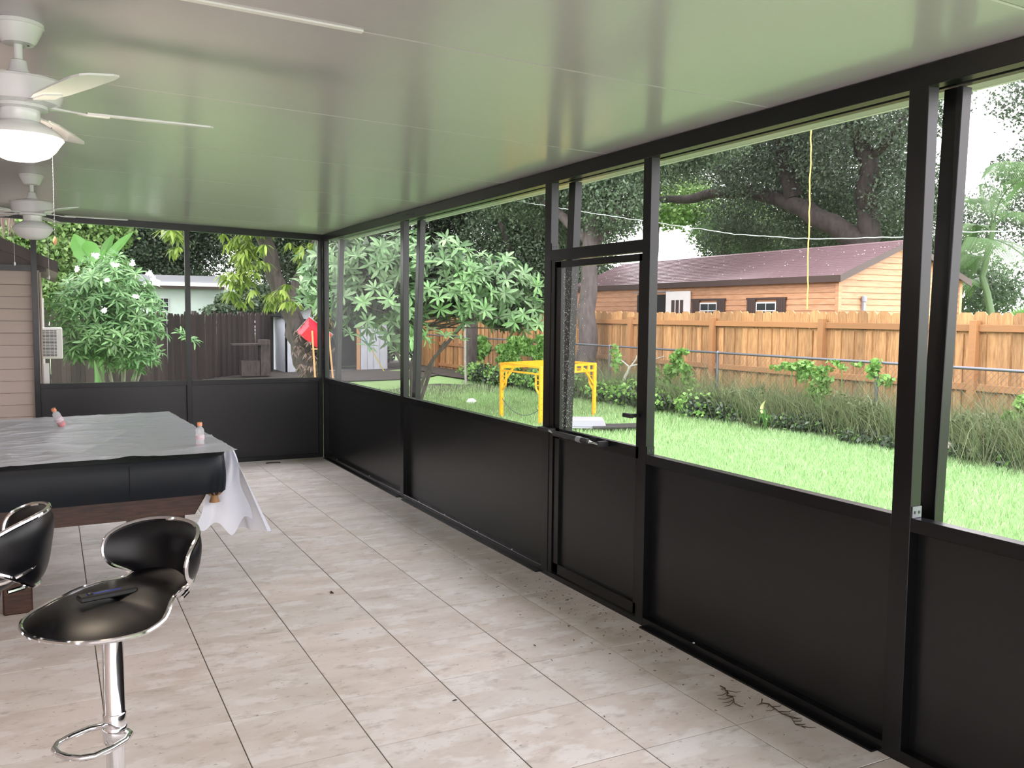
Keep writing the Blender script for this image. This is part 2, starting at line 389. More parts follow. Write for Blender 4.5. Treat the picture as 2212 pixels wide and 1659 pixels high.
# ---------------------------------------------------------------- far wall
wf = struct('wall_far', 'far black aluminium screen wall with solid lower panels')
fp = [(2.64, 2.689), (1.25, 1.30), (-.15, -.10), (-1.7, -1.65), (-3.2, -3.15)]
for a, b in fp: bx('post', K, wf, a, b, FY-.0, FY+.05, 0, cz(a)-.008, bevel=.0015)
V = [(x, y, z) for (x, z0, z1) in ((-3.2, cz(-3.2)-.075, cz(-3.2)-.004), (2.689, 2.405, 2.472)) for y in (FY-.003, FY+.053) for z in (z0, z1)]
MB().add(V, [(0, 1, 3, 2), (4, 6, 7, 5), (0, 2, 6, 4), (1, 5, 7, 3), (0, 4, 5, 1), (2, 3, 7, 6)]).build('top_beam', K, wf)
for (a1, b1), (a2, b2) in zip(fp[:-1], fp[1:]):
    if a1 < 0: continue
    bx('sill_rail', K, wf, b2, a1, FY+.001, FY+.049, .845, .895, bevel=.0015)
    bx('bottom_rail', K, wf, b2, a1, FY+.001, FY+.049, 0, .045, bevel=.0015)
    bx('kick_panel', 'black_panel', wf, b2, a1, FY+.044, FY+.048, .045, .85)
    screen(n, 'screen_mesh', [(b2, FY+.046, .895), (a1, FY+.046, .895), (a1, FY+.046, cz(a1)-.07), (b2, FY+.046, cz(b2)-.07)],
           'far wall screen pane beside the corner, facing the mango tree' if a1 > 2 else 'far wall screen pane facing the flowering shrub'); n += 1
# clear panes seen in strips: header bar over the siding
bx('header_bar', K, wf, -3.15, -.15, FY, FY+.05, 1.985, 2.045, bevel=.0015)
# black bottom angle along the wall foot
for y0_, y1_ in ((4.80, 7.22), (7.33, 9.7), (2.22, 3.69)): bx('floor_angle', K, wr, WX-.03, WX, y0_, y1_, 0, .008)

# house wall on the left (out of frame)
wlft = struct('wall_left', 'beige clapboard house wall left of the porch')
for k in range(22):
    z = .116*k
    MB().prism([(-3.2, z), (-3.172, z), (-3.186, z+.118), (-3.2, z+.118)], -3, FY, 'y').build('siding_board', 'siding_beige', wlft)

# ---------------------------------------------------------------- rear house wing seen through the far wall
hs = thing('house_wing', 'beige clapboard house wing with brown low roof beyond the far screen wall', 'house', (0, FY, 0))
def hb(name, m, *a, bevel=0, parent=None):
    o = MB().box(*a).build(name, m, bevel=bevel); o.parent = parent or hs
    o.matrix_parent_inverse = Matrix.Translation((0, -FY, 0)) if not parent else Matrix.Identity(4)
    return o
hb('wall', 'grout', -3.15, -.155, 9.87, 9.93, 0, 1.93)  # dark backing paints shadow lines into the gaps between boards
for k in range(17):
    z = .116*k
    o = MB().prism([(9.868, z), (9.834, z), (9.848, z+.112), (9.868, z+.112)], -3.15, -.152, 'x').build('siding_board', 'siding_beige', hs); o.location.y = -FY
hb('frieze_board', 'siding_beige', -3.15, -.152, 9.84, 9.87, 1.93, 1.985)
hb('side_wall', 'siding_beige', -.6, -.085, 9.94, 14, -.1, 2.0)
hb('corner_board', 'siding_beige', -.09, -.07, 9.94, 10.0, -.1, 1.98)
o = MB().prism([(.08, 1.995), (.08, 2.09), (-3.2, 3.55), (-3.2, 3.45), ], 10.14, 14.2, 'y').build('roof', 'brown_trim', hs); o.location.y = -FY
o = MB().prism([(.085, 1.985), (.085, 2.095), (-3.2, 3.57), (-3.2, 3.44)], 10.10, 10.14, 'y').build('rake_board', 'brown_trim', hs); o.location.y = -FY
o = MB().prism([(-.02, 1.99), (-.02, 2.03), (-3.2, 3.45), (-3.2, 1.99)], 10.17, 10.21, 'y').build('gable_wall', 'brown_trim', hs); o.location.y = -FY
wn = hb('side_window', 'white_paint', -.085, -.06, 11.2, 12.0, .95, 1.75)
o = hb('pane', 'dark_glass', -.06, -.055, 11.26, 11.94, 1.0, 1.7, parent=wn)
hb('downspout', 'white_paint', -.085, -.02, 10.06, 10.12, -.1, 1.08)
ac = thing('air_conditioner', 'white window air conditioner sticking out of the house wing wall', 'air conditioner', (0, 10.4, 1.11))
MB().box(-.085, .11, 0, .42, 0, .32).build('case', 'white_paint', ac, bevel=.008)
bx('grille_recess', 'dark_metal', ac, -.075, .055, -.001, .003, .02, .295)
for k in range(18): bx('louver', 'white_paint', ac, -.075, .055, -.008, .001, .024+k*.015, .030+k*.015)
for x in (-.05, -.01, .03): bx('louver_rib', 'white_paint', ac, x, x+.003, -.009, 0, .02, .295)

# ---------------------------------------------------------------- pool table
T = Matrix.Translation
pt = thing('pool_table', 'walnut pool table with square legs under the black cover', 'pool table', (.16, 6.05, 0), math.radians(3))
HX, HY = .615, 1.10
MB().box(-HX+.06, HX-.06, -HY+.06, HY-.06, .62, .80).build('bed', 'walnut', pt)
def apron(y0, y1):   # tapered end boards: trapezoid
    return MB().prism([(-HX+.15, .50), (HX-.15, .50), (HX-.04, .685), (-HX+.04, .685)], y0, y1, 'y')
apron(-HY+.10, -HY+.13).build('end_apron', 'walnut', pt)
apron(HY-.13, HY-.10).build('end_apron', 'walnut', pt)
for s in (-1, 1):
    MB().prism([(s*(HX-.15), .50), (s*(HX-.19), .50), (s*(HX-.09), .685), (s*(HX-.05), .685)], -HY+.13, HY-.13, 'y').build('side_apron', 'walnut', pt)
for sx in (-1, 1):
    for sy in (-1, 1):
        MB().box(sx*.39-.07, sx*.39+.07, sy*.67-.07, sy*.67+.07, 0, .52).build('leg', 'walnut', pt, bevel=.008)
for sx in (-1, 1):
    for sy in (-1, 1):
        px, py = sx*(HX-.055), sy*(HY-.055)
        pk = MB().lathe([(.040, .665), (.042, .645), (.038, .625), (.026, .61), (.022, .607)], 16, (px, py, 0), cap=False).build('pocket', 'dark_metal', pt)
        MB().lathe([(.022, .610), (.019, .598), (.029, .568), (.025, .567)], 12, (px, py, 0)).build('pocket_fringe', 'tan_leather', pk)
        for k in range(9):
            a = 2*PI*k/9
            MB().tube([(px+math.cos(a+d)*r, py+math.sin(a+d)*r, z) for r, z, d in ((.042, .67, 0), (.045, .645, .16), (.040, .622, .3), (.023, .606, .42))], .0035, 5).build('pocket_strap', 'tan_leather', pk)
cv = thing('table_cover', 'fitted black vinyl cover over the top of the pool table', 'cover', (.16, 6.05, .80), math.radians(3))
def cover(u, v):
    # u around the rounded rectangle, v from centre top to hem
    a = 2*PI*u
    ca, sa = math.cos(a), math.sin(a); e = .12
    x = math.copysign(abs(ca)**e, ca); y = math.copysign(abs(sa)**e, sa)
    if v < .6: k = v/.6; r = k*(.985); z = .028
    else:
        k = (v-.6)/.4; r = .99+.012*math.sin(k*3); z = .028-.20*k
        if k < .3: r = .985+.015*k/.3; z = .03-.012*(k/.3)**2-.05*k
    wv = .004*math.sin(a*17)*max(0, v-.7)*3+.003*math.sin(a*31+1)*max(0, v-.7)*3
    return ((HX+.02+wv)*x*r, (HY+.02+wv)*y*r, z+.003*math.sin(a*9)*(v > .7))
MB().grid(cover, 160, 18).build('cover_top', 'black_vinyl', cv, smooth=True)
MB().tube([(HX*.2, -HY-.0215, .01), (HX*.2, -HY-.023, -.16)], .0018, 6).build('seam', 'black_vinyl', cv)
# plastic sheet
ps = thing('plastic_sheet', 'clear crumpled plastic sheet spread over the covered pool table', 'plastic sheet', (.16, 6.05, .84), math.radians(3))
def nf(x, y, s, seed=0):
    return (math.sin(x*s+seed)+math.sin(y*s*1.3+seed*2)+math.sin((x+y)*s*.7+seed*3)+math.sin((x-2*y)*s*.9))/4
def sheet(u, v):
    x = -HX-.03+u*(2*HX+.10); y = -HY+.004+.03*u+v*(2*HY-.01)
    ridge = abs(nf(x*2.2, y, 5, 1)); r2 = abs(nf(x, y*2.5, 11, 4))
    z = .0045+.006*(1-ridge)**4+.004*(1-r2)**8+.010*math.exp(-((u*.9+v*1.0-.55+.1*math.sin(u*5))/.02)**2)*(u > .3)+.006*math.exp(-((v-.30-.12*u)/.012)**2)*(u < .7)
    return (x, y, z)
MB().grid(sheet, 90, 150).build('top_sheet', 'plastic_sheet', ps, smooth=True)
def flap(u, v):
    # hangs from the near right corner, fans outwards
    ang = -.42+u*1.5
    fold = .024*math.sin(u*15)*v+.012*math.sin(u*34+1)*v
    L_ = .50-.10*abs(u-.45)*2+.05*math.sin(u*6+1)
    if u > .75: L_ *= 1-(u-.75)*1.2
    cx, cy = HX-.05, -HY+.10+u*.55
    out = .10+.035*v+.20*v*math.sin(min(1, u*1.6+.25)*PI)*.8
    x = cx+out+fold; y = cy-.02+.03*math.sin(u*9)*v - .12*v*(1-u)
    return (x, y, .008-L_*v)
MB().grid(flap, 48, 24).build('hanging_flap', 'plastic_sheet', ps, smooth=True)
def flap2(u, v):
    x = HX+.01+.06*u+.09*v*u+.01*math.sin(v*9); y = -HY+.10+.02*math.sin(u*8)-.05*v+.04*u
    x -= .17*v*(1-u)
    return (x, y-.0, .008-(.44-.10*abs(u-.6)+.03*math.sin(u*13))*v-.02*(1-u))
MB().grid(flap2, 20, 20).build('hanging_corner', 'plastic_sheet', ps, smooth=True)

def bottle(label, loc, rot, fill):
    b = thing('plastic_bottle', label, 'bottle', loc, 0, None); b.rotation_euler = rot; b.scale = (.85, .85, .85)
    MB().lathe([(.020, 0), (.029, .004), (.030, .02), (.028, .03), (.030, .04), (.028, .052), (.030, .064), (.027, .085), (.030, .10), (.026, .118), (.014, .132), (.013, .142)], 18).build('body', 'bottle_plastic', b)
    MB().lathe([(.0165, .138), (.017, .142), (.0165, .160), (.014, .162)], 18).build('cap', 'orange_cap', b)
    MB().lathe([(.0285, .045), (.0295, .05), (.0285, .078)], 18, cap=False).build('wrapper', 'pink_label', b)
    if fill: MB().lathe([(.019, .003), (.027, .006), (.0275, fill)], 18).build('drink', 'red_juice', b)
bottle('upright empty plastic bottle with orange cap on the near right table corner', (.745, 5.33, .838), (0, 0, 0), .012)
bottle('tipped plastic bottle with a little red drink near the far table edge', (.055, 6.55, .850), (math.radians(10), math.radians(-28), .3), .03)

# ---------------------------------------------------------------- bar stools
def stool(label, loc, rz):
    t = thing('bar_stool', label, 'bar stool', loc, rz, 'black bar stools beside the pool table')
    n = 64
    sk = [(.215, 0), (.198, .085), (.150, .155), (.075, .198), (0, .196), (-.070, .150), (-.125, .118), (-.175, .112), (-.212, .075), (-.222, 0)]
    sk = sk + [(x, -y) for x, y in sk[-2:0:-1]]
    def outl(a):     # seat outline through key points; front is +x
        m = len(sk); f = (a/(2*PI)*m) % m; i = int(f); t = f-i
        p = [sk[(i+q-1) % m] for q in range(4)]
        return tuple(.5*((2*p[1][d])+(-p[0][d]+p[2][d])*t+(2*p[0][d]-5*p[1][d]+4*p[2][d]-p[3][d])*t*t+(-p[0][d]+3*p[1][d]-3*p[2][d]+p[3][d])*t**3) for d in (0, 1))
    def surf(x, y):
        z = 0
        z -= .020*max(0, min(1.2, (x+.03)/.20))**1.5
        if x < -.13: z += .040*((-x-.13)/.09)**1.5
        if x < .0: z += .02*min(1, -x/.08)
        z -= .016*(y/.2)**2*max(0, min(1, (x+.06)/.12))
        return z+.812
    def top(u, v):
        x, y = outl(2*PI*u); k = v; xx, yy = x*k, y*k
        return (xx, yy, surf(xx, yy)+.018*(1-k**4)-.004)
    def bot(u, v):
        x, y = outl(2*PI*u); k = v; xx, yy = x*k*.985, y*k*.985
        return (xx, yy, surf(xx, yy)-.004-.058*(1-k**2.2))
    mb = MB(); mb.grid(top, n, 14); mb.grid(bot, n, 14)
    seat = mb.build('seat', 'black_leather', t, smooth=True)
    rim = [outl(2*PI*k/72) for k in range(72)]
    MB().tube([(x*1.01, y*1.01, surf(x, y)-.003) for x, y in rim], .0065, 8, closed=True).build('seat_trim', 'chrome', t)
    # wrap-around backrest
    key = [(0, .995), (35, .99), (62, .974), (81, .948), (87, .908), (80, .872), (62, .848), (42, .822), (24, .800), (0, .792)]
    key = key + [(-t, z) for t, z in key[-2:0:-1]]
    def edge(a):     # closed smooth outline through the key points -> (theta, z)
        m = len(key); f = (a/(2*PI)*m) % m; i = int(f); t = f-i
        p = [key[(i+q-1) % m] for q in range(4)]
        return tuple(.5*((2*p[1][d])+(-p[0][d]+p[2][d])*t+(2*p[0][d]-5*p[1][d]+4*p[2][d]-p[3][d])*t*t+(-p[0][d]+3*p[1][d]-3*p[2][d]+p[3][d])*t**3)*(PI/180*.84 if d == 0 else 1) for d in (0, 1))
    def pos(th, z, off=0):
        R = .158+off+.15*(z-.90)+.006*math.cos(th)
        return (-.060-R*math.cos(th), R*math.sin(th)*1.06, z)
    def pad(sgn):
        def fn(u, v):
            th, z = edge(2*PI*u); k = v; zc = .898
            th2, z2 = th*k, zc+(z-zc)*k
            return pos(th2, z2, sgn*.021*(1-k**4))
        return fn
    mb = MB(); mb.grid(pad(-1), n, 12); mb.grid(pad(1), n, 12)
    mb.build('backrest', 'black_leather', t, smooth=True)
    MB().tube([pos(*edge(2*PI*k/72), .001) for k in range(72)], .0068, 8, closed=True).build('backrest_trim', 'chrome', t)
    for s in (-1, 1): MB().tube([pos(s*.42, .822, .0), pos(s*.44, .808, -.004), (-.185, s*.085, .805), (-.15, s*.10, .80)], .0065, 8).build('back_bracket', 'chrome', t)
    MB().lathe([(.10, .742), (.11, .752), (.10, .762)], 24).build('seat_plate', 'rough_black', t)
    MB().lathe([(.029, .425), (.0305, .427), (.0305, .505), (.029, .508), (.0275, .51), (.0275, .75)], 24).build('column', 'chrome', t)
    MB().lathe([(.0245, .03), (.0245, .53)], 24).build('lower_column', 'chrome', t)
    MB().lathe([(.205, 0), (.208, .008), (.19, .016), (.10, .028), (.032, .045), (.028, .05)], 40).build('base', 'chrome', t)
    P = [(-.02, -.028), (-.01, -.06), (.03, -.085), (.09, -.092), (.145, -.085), (.175, -.06), (.188, -.02), (.188, .02), (.175, .06), (.145, .085), (.09, .092), (.03, .085), (-.01, .06), (-.02, .028)]
    MB().tube([(x*.84, y*.84, .455) for x, y in P], .0085, 10).build('footrest', 'chrome', t)
    MB().lathe([(.0305, .43), (.032, .432), (.032, .47), (.0305, .472)], 24).build('footrest_collar', 'chrome', t)
    lv = MB().tube([(.02, -.03, .745), (.05, -.09, .742), (.07, -.13, .73)], .005, 8).build('height_lever', 'chrome', t)
    MB().tube([(.063, -.12, .732), (.078, -.15, .722)], [.010, .008], 8).build('lever_grip', 'rough_black', lv)
    return t
S1 = stool('black leather bar stool with a small black device on its seat', (.128, 2.60, -.0), math.radians(180+36))
S2 = copy_tree(S1); S2.location = (-.255, 2.72, 0); S2.rotation_euler = (0, 0, math.radians(180-6))
for ch in S2.children:
    if ch.name.split('.')[0] not in ('base', 'lower_column'): ch.location.z += .075
S2['label'] = 'black leather bar stool cut off by the left edge of the view'
rm = thing('remote_control', 'small black handheld device with a blue stripe on the stool seat', 'remote control', (.118, 2.60, .832), math.radians(16))
MB().box(-.075, .075, -.019, .019, 0, .016).build('body', 'rough_black', rm, bevel=.004)
bx('stripe', 'blue_tape', rm, -.055, .035, -.004, .003, .016, .0168)
MB().lathe([(.008, .016), (.008, .019), (.006, .020)], 14, (-.045, 0, 0)).build('button', 'dark_metal', rm)

# ---------------------------------------------------------------- ceiling fans
def fan(label, x, y, rz, glow):
    zt = cz(x)
    t = thing('ceiling_fan', label, 'ceiling fan', (x, y, zt), 0, 'white ceiling fans')
    MB().lathe([(.080, .0), (.080, -.012), (.076, -.014), (.070, -.03), (.055, -.060), (.048, -.068), (.018, -.070)], 28).build('canopy', 'fan_white', t)
    for a in (0, PI/2+.3): MB().lathe([(.004, -.0705), (.005, -.0695)], 8, (.03*math.cos(a), .03*math.sin(a), 0)).build('canopy_hole', 'rough_black', t)
    MB().lathe([(.0135, -.066), (.0135, -.13)], 16).build('downrod', 'fan_white', t)
    MB().lathe([(.018, -.118), (.024, -.122), (.030, -.150), (.040, -.165), (.10, -.178), (.138, -.188), (.142, -.196), (.138, -.200), (.130, -.240), (.120, -.262), (.090, -.268)], 32).build('motor_housing', 'fan_white', t)
    MB().lathe([(.085, -.266), (.085, -.278), (.060, -.282), (.060, -.315), (.055, -.322), (.075, -.326)], 28).build('switch_housing', 'fan_white', t)
    lk = MB().lathe([(.070, -.322), (.110, -.345), (.126, -.362), (.128, -.370), (.124, -.372)], 32).build('light_fitter', 'fan_white', t)
    MB().lathe([(.124, -.370), (.130, -.374), (.122, -.384), (.105, -.410), (.085, -.430), (.05, -.444), (.01, -.448)], 32, cap=False).build('light_bowl', 'lamp_glass' if glow else 'glass_frosted', lk)
    for k in range(5):
        a = rz+2*PI*k/5
        R = Matrix.Rotation(a, 4, 'Z')
        bl = MB()
        V = []
        prof = [(.20, .040), (.26, .055), (.42, .064), (.56, .066), (.60, .058), (.615, .035)]
        tl = .16
        for (xx, wd) in prof:
            for s in (-1, 1):
                for dz in (0, .006): V.append(R @ Vector((xx, s*wd, -.272+s*wd*tl+dz)))
        Fs = []
        for i in range(len(prof)-1):
            b = i*4
            Fs += [(b, b+2, b+6, b+4), (b+1, b+5, b+7, b+3), (b, b+4, b+5, b+1), (b+2, b+3, b+7, b+6)]
        Fs += [(0, 1, 3, 2), (20, 22, 23, 21)]
        bo = bl.add(V, Fs).build('blade', 'fan_white', t, smooth=False)
        MB().add([R @ Vector(v) for v in [(.085, -.018, -.262), (.085, .018, -.262), (.15, -.012, -.268), (.15, .012, -.264), (.20, -.034, -.276), (.20, .034, -.266), (.27, -.028, -.275), (.27, .028, -.267)]]
                 + [R @ Vector(v) for v in [(.085, -.018, -.268), (.085, .018, -.268), (.15, -.012, -.274), (.15, .012, -.270), (.20, -.034, -.282), (.20, .034, -.272), (.27, -.028, -.281), (.27, .028, -.273)]],
                 [(0, 2, 3, 1), (2, 4, 5, 3), (4, 6, 7, 5), (8, 9, 11, 10), (10, 11, 13, 12), (12, 13, 15, 14), (0, 1, 9, 8), (6, 14, 15, 7), (0, 8, 10, 2), (2, 10, 12, 4), (4, 12, 14, 6), (1, 3, 11, 9), (3, 5, 13, 11), (5, 7, 15, 13)]).build('blade_iron', 'fan_white', bo)
    for (dx, dy, L_) in ((.092, -.03, .36), (-.118, -.01, .27)):
        mb = MB(); z = -.335
        N_ = int(L_/.012)
        mb.tube([(dx, dy, z), (dx, dy, z-L_)], .0009, 5)
        for k in range(N_): mb.lathe([(.0004, .0022), (.0021, 0), (.0004, -.0022)], 6, (dx, dy, z-k*.012), cap=False)
        ch = mb.build('pull_chain', 'fan_white' if not glow else 'galvanised', t)
        MB().lathe([(.002, .0), (.006, -.008), (.0065, -.02), (.002, -.028)], 10, (dx, dy, z-L_)).build('chain_pull', 'light_wood' if dx > 0 and glow else 'fan_white', ch)
    return t
fan('near white ceiling fan with its light bowl lit, at the left edge', -.070, 3.44, math.radians(3), True)
fan('farther white ceiling fan with unlit bowl, behind the lit one', -.090, 7.15, math.radians(4), False)
lp = bpy.data.lights.new('fan_lamp', 'POINT'); lp.energy = 3.0; lp.color = (1, .82, .64); lp.shadow_soft_size = .10
lo = bpy.data.objects.new('fan_lamp', lp); COL.objects.link(lo); lo.location = (-.07, 3.44, 2.03)
lo.parent = bpy.data.objects['ceiling_fan']; lo.matrix_parent_inverse = Matrix.Translation((.07, -3.44, -cz(-.07)))

# ---------------------------------------------------------------- floor litter
def twig(label, base, rz, n, L_, seed):
    rr = random.Random(seed)
    t = thing('twig', label, 'twig', base, rz)
    mb = MB(); x = 0; pts = []
    for k in range(n+1): pts.append((x, rr.uniform(-.012, .012), .004+rr.uniform(0, .004))); x += L_/n
    mb.tube(pts, [.0028-.0016*k/n for k in range(n+1)], 5)
    for k in range(1, n):
        a = rr.choice((-1, 1))*rr.uniform(.6, 1.3); l = rr.uniform(.015, .045); p = pts[k]
        mb.tube([p, (p[0]+math.cos(a)*l, p[1]+math.sin(a)*l, .005), (p[0]+math.cos(a*1.3)*l*1.5, p[1]+math.sin(a*1.3)*l*1.5, .003)], [.002, .0016, .001], 4)
    mb.build('stem', 'twig', t); return t
twig('thin dark twig with side shoots beside the base of the right wall', (2.55, 2.92, 0), math.radians(-112), 9, .20, 1)
twig('longer crooked twig lying towards the camera near the right wall', (2.60, 2.74, 0), math.radians(-95), 12, .28, 2)
tag(MB().tube([(2.08+.08*math.cos(a)*.9, 9.57+.03*math.sin(a), .008) for a in np.linspace(-.4, 3.3, 12)], .006, 6).build('hose_scrap', 'rough_black'), 'curved black scrap on the floor by the far wall', 'scrap')
spots = [(1.40, 4.94, .022), (1.452, 3.301, .012), (2.05, 3.7, .010), (1.93, 2.9, .008)]
D = MB()
for k in range(120):
    x = 2.66-abs(random.gauss(0, .18)); y = random.gauss(4.1, .7)
    a = random.uniform(0, PI); l = random.uniform(.004, .02)
    D.bar((x, y, .002), (x+math.cos(a)*l, y+math.sin(a)*l, .003), .002, .002)
tag(D.build('leaf_litter', 'twig'), 'fine dark leaf litter on the floor in front of the door', 'litter', kind='stuff')
for k, (x, y, s) in enumerate(spots):
    a = random.uniform(0, PI)
    o = MB().tube([(-s, 0, .003), (-s*.2, s*.25, .006), (s, 0, .003)], [s*.10, s*.28, s*.08], 6).build('dry_leaf', 'twig')
    o.location = (x, y, .001); o.rotation_euler = (0, 0, a)
    tag(o, ['largest dark dry leaf scrap, alone on the tiles left of the door', 'grey leaf scrap alone on the tiles in the foreground centre', 'small dark scrap on the tiles in front of the post right of the door', 'tiny dark scrap on the tiles left of the crooked twigs'][k], 'leaf', 'dry leaf scraps on the floor')

# ================================================================ OUTDOORS
def gz(x, y):      # ground height
    x = np.asarray(x, float); return -.1+.10*np.clip((x-5)/4.5, 0, 1)
# ground
nx, ny = 60, 60
X = np.linspace(-45, 55, nx+1); Y = np.linspace(-30, 70, ny+1)
X = np.unique(np.concatenate([X, np.linspace(2, 12, 40)])); nx = len(X)-1
GX, GY = np.meshgrid(X, Y, indexing='ij'); GZ = gz(GX, GY)-.02
V = np.stack([GX, GY, GZ], -1).reshape(-1, 3)
ii, jj = np.meshgrid(np.arange(nx), np.arange(ny), indexing='ij')
a = (ii*(ny+1)+jj).ravel(); Fq = np.stack([a, a+ny+1, a+ny+2, a+1], 1)
me = npmesh('ground', V, Fq, True); me.materials.append(M['lawn_soil'])
tag(link('ground', me), 'green back yard lawn sloping gently up to the fences', kind='structure')
o = MB().box(-30, 2.9, -30, -3.02, -.13, -.05).build('bounce_slab', 'bounce_slab', None); tag(o, 'unseen pale slab added behind the porch to bounce neutral light', kind='structure')  # out of view, added to throw neutral light back into the porch
# bare dirt strip under the far trees
mb = MB(); rr = random.Random(4)
pts = []
N_ = 60
for k in range(N_):
    a = 2*PI*k/N_; r = 1+.06*math.sin(5*a)+.05*math.sin(11*a+1)
    pts.append((5.0+6.2*r*math.cos(a), 24.6+3.3*r*math.sin(a)))
V = [(x, y, float(gz(x, y))+.004) for x, y in pts]+[(5.0, 24.6, -.09)]
mb.add(V, [(k, (k+1) % N_, N_) for k in range(N_)]); tag(mb.build('dirt_patch', 'dirt', smooth=False), 'bare dark earth below the far trees and shed', kind='structure')
mb = MB(); V = []
for k in range(24):
    y = -5+k*1.5; V += [(9.3+.15*math.sin(k*1.7), y, .012), (14, y, .012)]
mb.add(V, [(2*k, 2*k+1, 2*k+3, 2*k+2) for k in range(23)]); tag(mb.build('dirt_strip', 'dirt', smooth=False), 'bare earth strip along the wire fence', kind='structure')

def blades(name, m, P, h, wd, label, cat='grass', lean=.5, parent=None):
    n = len(P); a = rng.uniform(0, 2*PI, n); t = rng.uniform(0, 2*PI, n); hh = h*rng.uniform(.55, 1.2, n); ww = wd*rng.uniform(.6, 1.2, n)
    dx, dy = np.cos(a), np.sin(a); lx, ly = np.cos(t)*hh*lean*rng.uniform(.2, 1.3, n), np.sin(t)*hh*lean*rng.uniform(.2, 1.3, n)
    b0 = P-np.stack([dx*ww/2, dy*ww/2, 0*dx], 1); b1 = P+np.stack([dx*ww/2, dy*ww/2, 0*dx], 1)
    m0 = P+np.stack([lx*.35-dx*ww*.4, ly*.35-dy*ww*.4, hh*.6], 1); m1 = P+np.stack([lx*.35+dx*ww*.4, ly*.35+dy*ww*.4, hh*.6], 1)
    tp = P+np.stack([lx, ly, hh], 1)
    V = np.stack([b0, b1, m1, m0, tp], 1).reshape(-1, 3); o = np.arange(n)*5
    me = bpy.data.meshes.new(name)
    Lp = np.concatenate([np.stack([o, o+1, o+2, o+3], 1), np.stack([o+3, o+2, o+4, o+4], 1)[:, :3].repeat(1, 0).reshape(-1, 3)[:, [0, 1, 2, 2]]], 0)
    quads = np.stack([o, o+1, o+2, o+3], 1); tris = np.stack([o+3, o+2, o+4], 1)
    me.vertices.add(len(V)); me.vertices.foreach_set('co', V.astype(np.float32).ravel())
    me.loops.add(n*7); me.loops.foreach_set('vertex_index', np.concatenate([quads.ravel(), tris.ravel()]).astype(np.int32))
    me.polygons.add(2*n); me.polygons.foreach_set('loop_start', np.concatenate([np.arange(n)*4, 4*n+np.arange(n)*3]).astype(np.int32))
    me.update(calc_edges=True); me.materials.append(M[m])
    ob = link(name, me, parent)
    return tag(ob, label, cat if not parent else None, kind='stuff')
def scatter(n, x0, x1, y0, y1, fn=None):
    x = rng.uniform(x0, x1, n); y = rng.uniform(y0, y1, n)
    if fn is not None: k = fn(x, y); x, y = x[k], y[k]
    return np.stack([x, y, gz(x, y)-.02], 1)
vis = lambda x, y: (x/np.maximum(y, .1) > .22)
P1 = scatter(150000, 2.95, 9.5, 1.2, 9.5)
P2 = scatter(90000, 2.95, 9.5, 9.5, 19.5, lambda x, y: rng.uniform(0, 1, len(x)) < np.clip((19.6-y)/5, 0, 1))
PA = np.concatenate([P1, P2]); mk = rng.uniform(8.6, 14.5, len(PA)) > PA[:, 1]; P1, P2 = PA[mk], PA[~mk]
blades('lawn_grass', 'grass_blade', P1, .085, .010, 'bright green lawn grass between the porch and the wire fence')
blades('lawn_grass', 'shade_grass', P2, .085, .011, 'lawn grass with tree shade in its duller colour, around the yellow frame and the loquat shrub')
for (cx, cy, rx, ry, lab) in ((8.0, 18.3, 1.6, 1.3, 'bare patch of dark earth and leaves behind the yellow frame'), (6.6, 16.4, .7, .5, 'small bare brown patch in the grass left of the yellow frame')):
    mb = MB(); pts = []
    for k in range(40):
        a = 2*PI*k/40; r = 1+.12*math.sin(5*a)+.08*math.sin(9*a+1); x, y = cx+rx*r*math.cos(a), cy+ry*r*math.sin(a); pts.append((x, y, float(gz(x, y))-.012))
    mb.add(pts+[(cx, cy, float(gz(cx, cy))-.010)], [(k, (k+1) % 40, 40) for k in range(40)]); tag(mb.build('dirt_patch', 'dirt', smooth=False), lab, kind='structure')
# tall weeds along the wire fence
c = rng.uniform(0, 1, 420)**1.25; cx = 9.5+rng.normal(0, .17, 420); cy = 4+c*11
cnt = 42
wx = np.repeat(cx, cnt)+rng.normal(0, .09, 420*cnt); wy = np.repeat(cy, cnt)+rng.normal(0, .09, 420*cnt)
P = np.stack([wx, wy, gz(wx, wy)-.02], 1)
k_ = rng.integers(0, 420*cnt, 6500); Pt = P[k_]+np.stack([rng.normal(0, .1, 6500), rng.normal(0, .2, 6500), 0*k_], 1)
blades('dry_stalks', 'weed_blade', Pt, .85, .006, 'sparse dry grass stalks standing above the weeds along the wire fence', 'weeds', lean=.7)
blades('tall_weeds', 'weed_blade', P, .55, .007, 'tall tangled weeds and dry grass along the wire fence', 'weeds', lean=1.0)

